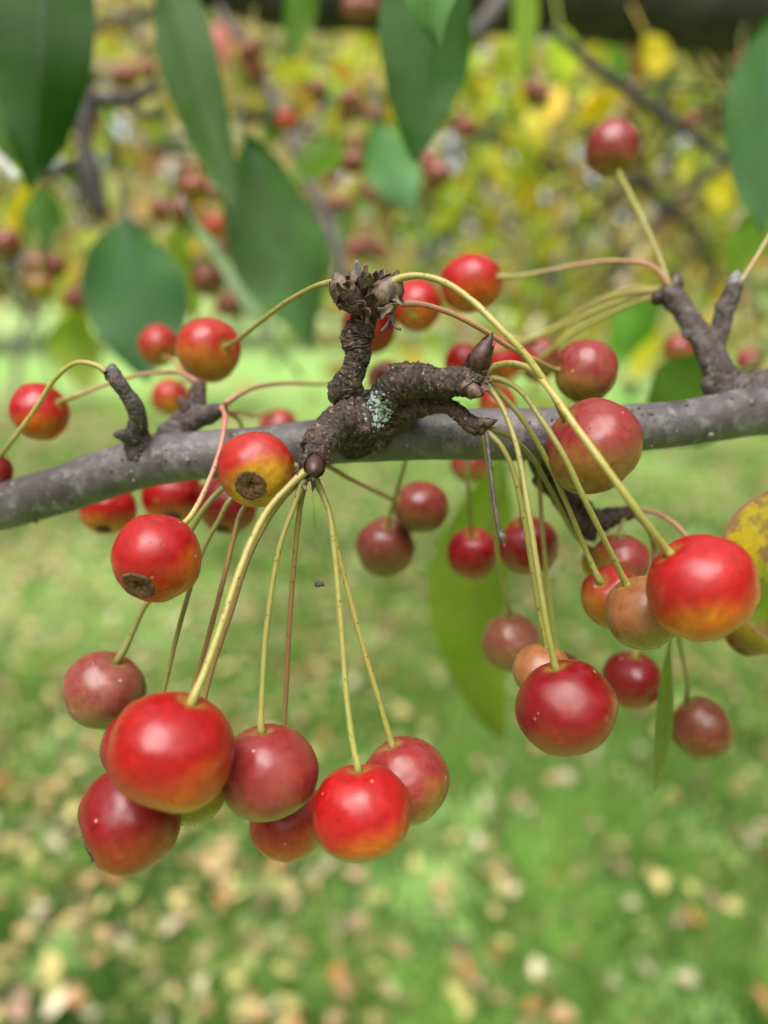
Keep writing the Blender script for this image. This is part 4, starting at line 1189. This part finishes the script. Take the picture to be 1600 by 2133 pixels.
# ================================================================ LARGE LEAVES
def big_leaf(label, pts, W, roll, c1, c2, thin=.3, rot=0., fold=.25, skew=.9, pet=None, group='green leaves hanging round the branch', wave=.17, rib=None, bend=0., pet_col=None):
    if pts[1][2] > .15:
        pts = [(p[0], p[1], p[2] * 1.2) for p in pts]
    rows = [tuple(at(*p)) for p in pts]
    D = catmull(rows, 44)
    bend = bend or random.uniform(-.05, .3)
    rib = rib or tuple(x * .7 for x in c1)
    o = D[0].copy()
    root = link('leaf', None, None, Vector(o))
    tag(root, label, 'leaf', group)
    T = np.gradient(D, axis=0); T /= np.linalg.norm(T, axis=1)[:, None]
    d0 = pts[len(pts) // 2][2]
    w = W * d0 / FPX
    nv = 12
    V, U, Vv = [], [], []
    sd = random.random() * 50
    for i in range(44):
        u = i / 43
        vw = np.array(EYE) - D[i]; vw /= np.linalg.norm(vw)
        pr = np.cross(T[i], vw); pr /= np.linalg.norm(pr)
        nr = np.cross(pr, T[i])
        rl = roll + .25 * math.sin(u * 3 + sd)
        sdv = pr * math.cos(rl) + nr * math.sin(rl)
        nn = np.cross(T[i], sdv)
        hw = w * max(.012, math.sin(math.pi * min(1, u) ** skew) ** .85)
        tooth = 1 + .02 * ((u * 34) % 1 - .5)
        for j in range(nv + 1):
            v = j / nv * 2 - 1
            x = v * hw * (tooth if abs(v) > .99 else 1)
            z = fold * abs(v) * hw + wave * w * math.sin(u * 11 + (2 if v > 0 else 0) + sd) * abs(v) ** 1.5 - bend * w * v * v
            V.append(D[i] + sdv * x + nn * z - o); U.append(u); Vv.append(v)
    F = [(i * (nv + 1) + j, i * (nv + 1) + j + 1, (i + 1) * (nv + 1) + j + 1, (i + 1) * (nv + 1) + j) for i in range(43) for j in range(nv)]
    b = link('blade', mesh('blade', V, F, LEAF, True, {'u': U, 'v': Vv}), root)
    b['colour'] = c1; b['colour_two'] = c2; b['thin'] = thin; b['rot'] = rot
    rr = np.hstack([D, (w * .034 * (1.15 - np.linspace(0, 1, 44)))[:, None]])
    V, F, _ = tube_geo(rr, 7, None, o)
    m = link('midrib', mesh('midrib', V, F, RIB), root)
    m['colour'] = rib; m['colour_two'] = tuple(x * .8 for x in rib)
    if pet is None:
        p0 = pts[0]; dx, dy = p0[0] - pts[1][0], p0[1] - pts[1][1]
        l = math.hypot(dx, dy) + 1e-6
        pet = [(p0[0] + dx / l * 60, p0[1] + dy / l * 60 - 10, p0[2] + .003), p0]
    P = [tuple(at(*p)) + (w * .045 if W > 40 else w * .09,) for p in pet]
    V, F, _ = tube_geo(catmull(P, 14), 8, None, o)
    pt = link('petiole', mesh('petiole', V, F, RIB), root)
    pc = pet_col or rib
    pt['colour'] = pc; pt['colour_two'] = tuple(x * .85 for x in pc)
    return root

DG1, DG2 = (.018, .058, .006), (.034, .082, .012)
GG1, GG2 = (.046, .086, .028), (.066, .112, .044)
MG1, MG2 = (.075, .145, .022), (.10, .17, .03)
YG1, YG2 = (.16, .22, .025), (.22, .25, .03)
big_leaf('broad dark green leaf filling the top left corner', [(95, -190, .19), (88, 60, .18), (75, 250, .18), (62, 398, .18)], 104, -.3, (.011, .040, .004), (.024, .064, .008), .12)
big_leaf('dark green leaf overlapping the left edge behind the corner leaf', [(20, -200, .21), (10, 50, .2), (5, 220, .2), (25, 372, .2)], 62, -.3, (.05, .11, .02), (.07, .14, .03), .3)
big_leaf('long narrow grey green leaf slanting down from the top left', [(318, -130, .205), (370, 60, .2), (430, 260, .2), (487, 445, .2)], 66, -.25, GG1, GG2, .15)
big_leaf('large grey green leaf hanging behind the upright spur, left of it', [(512, 285, .22), (548, 400, .22), (598, 560, .22), (648, 735, .22)], 104, .3, GG1, (.065, .15, .05), .15)
big_leaf('broad grey green leaf above the small red crabapple on the left', [(262, 452, .2), (275, 560, .198), (292, 680, .198), (308, 800, .2)], 106, -.2, (.048, .11, .052), GG2, .15)
big_leaf('pale narrow leaf seen edge on, slanting behind the left crabapples', [(405, 465, .25), (470, 560, .25), (545, 670, .25), (625, 790, .25)], 30, .9, (.30, .38, .28), (.36, .42, .32), .2)
big_leaf('narrow yellow green leaf beside the broad grey green one', [(362, 470, .25), (385, 560, .25), (412, 675, .25)], 28, .7, YG1, (.25, .36, .04), .4)
big_leaf('dark green pointed leaf hanging at the top centre', [(905, -190, .172), (892, 20, .17), (882, 180, .17), (866, 340, .17)], 100, .2, DG1, GG1, .12)
big_leaf('lighter green leaf overlapping the top centre dark leaf', [(890, -210, .152), (895, -60, .15), (905, 30, .15), (915, 100, .15)], 68, -.2, (.07, .15, .045), GG2, .2)
big_leaf('dark green leaf cut by the upper right edge', [(1625, 20, .172), (1602, 150, .17), (1592, 310, .17), (1580, 490, .17)], 80, .2, (.04, .10, .035), GG1, .15)
big_leaf('yellow green leaf below the dark one at the right edge', [(1602, 425, .2), (1580, 470, .2), (1550, 530, .2), (1525, 580, .2)], 44, -.3, YG1, MG2, .45)
big_leaf('pale green leaf at the right edge with pink leaf stalk', [(1640, 430, .135), (1690, 380, .137), (1760, 330, .14), (1830, 300, .14)], 60, -.3, MG1, MG2, .3,
         pet=[(1538, 594, .133), (1556, 566, .133), (1580, 528, .133), (1612, 475, .134), (1640, 430, .135)], pet_col=(.52, .33, .22))
big_leaf('tall pale green leaf hanging below the branch behind crabapples', [(1060, 930, .2), (1020, 1080, .198), (985, 1270, .198), (1010, 1430, .199), (1045, 1545, .2)], 92, .35, (.115, .16, .018), (.14, .185, .026), .38)
big_leaf('rounded green leaf behind the branch at the right', [(1545, 775, .165), (1470, 820, .163), (1400, 868, .163), (1315, 915, .165)], 102, .3, (.06, .115, .016), MG1, .35, skew=1.0)
big_leaf('yellowing leaf with rust and black spots at the right edge', [(1640, 1010, .116), (1612, 1090, .114), (1605, 1200, .113), (1622, 1350, .115)], 100, .25, (.50, .24, .010), (.10, .15, .012), .25, rot=1.0, skew=.95,
         group=None, rib=(.40, .36, .10))
big_leaf('narrow green leaf folded shut, hanging by the brownish red crabapple', [(1394, 1320, .131), (1390, 1420, .13), (1384, 1530, .13), (1362, 1645, .13)], 26, .95, (.095, .13, .025), (.15, .18, .05), .3, wave=.02)
big_leaf('small light green leaf in the blurred crown, left of centre', [(728, 308, .35), (680, 325, .35), (640, 345, .35), (605, 372, .35)], 36, .2, (.20, .30, .12), (.24, .34, .14), .4)
big_leaf('grey green blurred leaf below the top centre dark leaf', [(790, 250, .28), (808, 320, .28), (832, 380, .28), (862, 445, .28)], 56, .2, (.10, .20, .09), (.12, .22, .11), .25)
big_leaf('strip of green leaf hanging from the top, left of centre', [(640, -90, .3), (630, 0, .3), (618, 60, .3), (606, 130, .3)], 34, .3, MG1, MG2, .4)
big_leaf('strip of yellow green leaf hanging from the top, right of centre', [(1100, -110, .3), (1096, 0, .3), (1094, 90, .3), (1090, 170, .3)], 26, .3, (.17, .25, .03), YG1, .45)
big_leaf('small dark green blurred leaf below the pale broken twig', [(88, 385, .3), (90, 430, .3), (88, 480, .3), (84, 535, .3)], 42, .2, (.06, .12, .03), MG1, .25)
big_leaf('orange yellow leaf above the left edge crabapple', [(78, 385, .3), (55, 420, .3), (38, 450, .3), (18, 490, .3)], 22, .4, (.70, .42, .02), (.62, .45, .04), .4, group=None)
big_leaf('blurred olive yellow leaf left of the short left spur', [(172, 640, .33), (160, 690, .33), (165, 750, .33), (190, 815, .33)], 56, .3, (.24, .30, .06), (.32, .34, .08), .4)
big_leaf('blurred green leaf left of the forked right spur', [(1400, 610, .35), (1350, 650, .35), (1310, 700, .35), (1270, 770, .35)], 50, .3, (.12, .26, .05), MG2, .4)
big_leaf('yellow blurred leaf hanging between the right crabapple and the forked spur', [(1385, 690, .38), (1355, 720, .38), (1335, 750, .38), (1320, 790, .38)], 26, .3, (.66, .50, .05), (.6, .5, .08), .4, group=None)
big_leaf('round orange yellow blurred leaf in the crown at upper right', [(1285, 205, .5), (1255, 220, .5), (1230, 235, .5), (1200, 245, .5)], 30, .2, (.62, .38, .015), (.55, .34, .015), .4, group=None)
big_leaf('blurred yellow leaf under the dark limb at the right', [(1345, 70, .5), (1360, 95, .5), (1370, 120, .5), (1365, 160, .5)], 30, .2, (.55, .40, .03), (.5, .38, .04), .4, group=None)
big_leaf('blurred yellow leaf near the right dark leaf', [(1520, 365, .5), (1505, 385, .5), (1500, 410, .5), (1490, 440, .5)], 30, .2, (.55, .40, .03), (.5, .38, .04), .4, group=None)
big_leaf('lime green leaf below the dark limb, right of centre', [(1165, 50, .45), (1172, 85, .45), (1178, 130, .45), (1182, 180, .45)], 32, .2, (.38, .46, .03), (.42, .5, .04), .5, group=None)

# ================================================================ TWIGS BETWEEN
def twig(label, paths, mat):
    p0 = at(*paths[0][0][:3])
    root = link('twig', None, None, p0)
    tag(root, label, 'twig')
    for i, p in enumerate(paths):
        tube_obj('stem' if i == 0 else 'side_shoot', p, mat, root, p0, 40, 10, bark_disp(.22, 90, 260))
twig('dark knobbly blurred twig hanging beside the top left leaf', [[(150, -60, .36, 13), (165, 90, .36, 15), (180, 195, .36, 17), (176, 300, .36, 18), (188, 370, .36, 24), (215, 450, .36, 12)],
     [(180, 198, .36, 14), (225, 210, .36, 13), (285, 200, .36, 14), (330, 178, .36, 12)], [(182, 335, .36, 14), (140, 345, .36, 12), (90, 372, .36, 8)], [(270, 205, .36, 9), (290, 235, .36, 8), (345, 240, .36, 6)]], TWIG_DARK)
twig('grey blurred twig leaning behind the large grey green leaf', [[(455, 20, .62, 10), (520, 110, .62, 12), (590, 240, .62, 14), (640, 370, .62, 15), (700, 520, .62, 13), (730, 640, .62, 11)], [(600, 270, .62, 9), (650, 250, .62, 7), (700, 200, .62, 5)]], TWIG)
twig('thin grey twig slanting down through the yellow crown at upper right', [[(1150, 60, .36, 10), (1230, 130, .36, 11), (1320, 195, .36, 11), (1420, 265, .36, 10), (1540, 352, .36, 8)], [(1330, 180, .36, 6), (1420, 180, .36, 5), (1520, 195, .36, 4)]], TWIG_DARK)
twig('pale broken twig end at the left edge', [[(-60, 262, .24, 13), (-20, 312, .24, 14), (15, 352, .24, 14), (36, 374, .24, 13)]], TWIG_PALE)
twig('grey twig stub meeting the dark limb right of the top centre leaf', [[(985, 70, .7, 12), (1020, 30, .71, 16), (1055, -15, .74, 20), (1080, -60, .80, 22)]], TWIG)
twig('thin grey blurred stem standing on the far lawn at left', [[(30, 905, 4.2, 2.5), (34, 800, 4.2, 6), (45, 700, 4.2, 7), (80, 630, 4.2, 6), (105, 540, 4.2, 5), (90, 420, 4.2, 4)]], TWIG)

# debris caught on a spider thread
p0 = at(666, 1219, .108)
deb = link('bark_fragment', None, None, p0)
tag(deb, 'tiny dark bark fragment dangling on a thread below the lower left spur', 'debris')
V, F, _ = tube_geo(catmull(px_path([(656, 1220, .108, 2), (661, 1218, .108, 6), (668, 1216, .108, 6), (675, 1219, .108, 3)]), 8), 8, lambda s, a, p, r: 1 + .5 * noise.noise(Vector(p) * 1700), p0)
link('fragment', mesh('fragment', V, F, DARK), deb)
V, F, _ = tube_geo(catmull(px_path([(650, 1005, .1035, .35), (657, 1100, .106, .35), (665, 1214, .108, .12)]), 12), 4, None, p0)
link('thread', mesh('thread', V, F, PITH), deb)
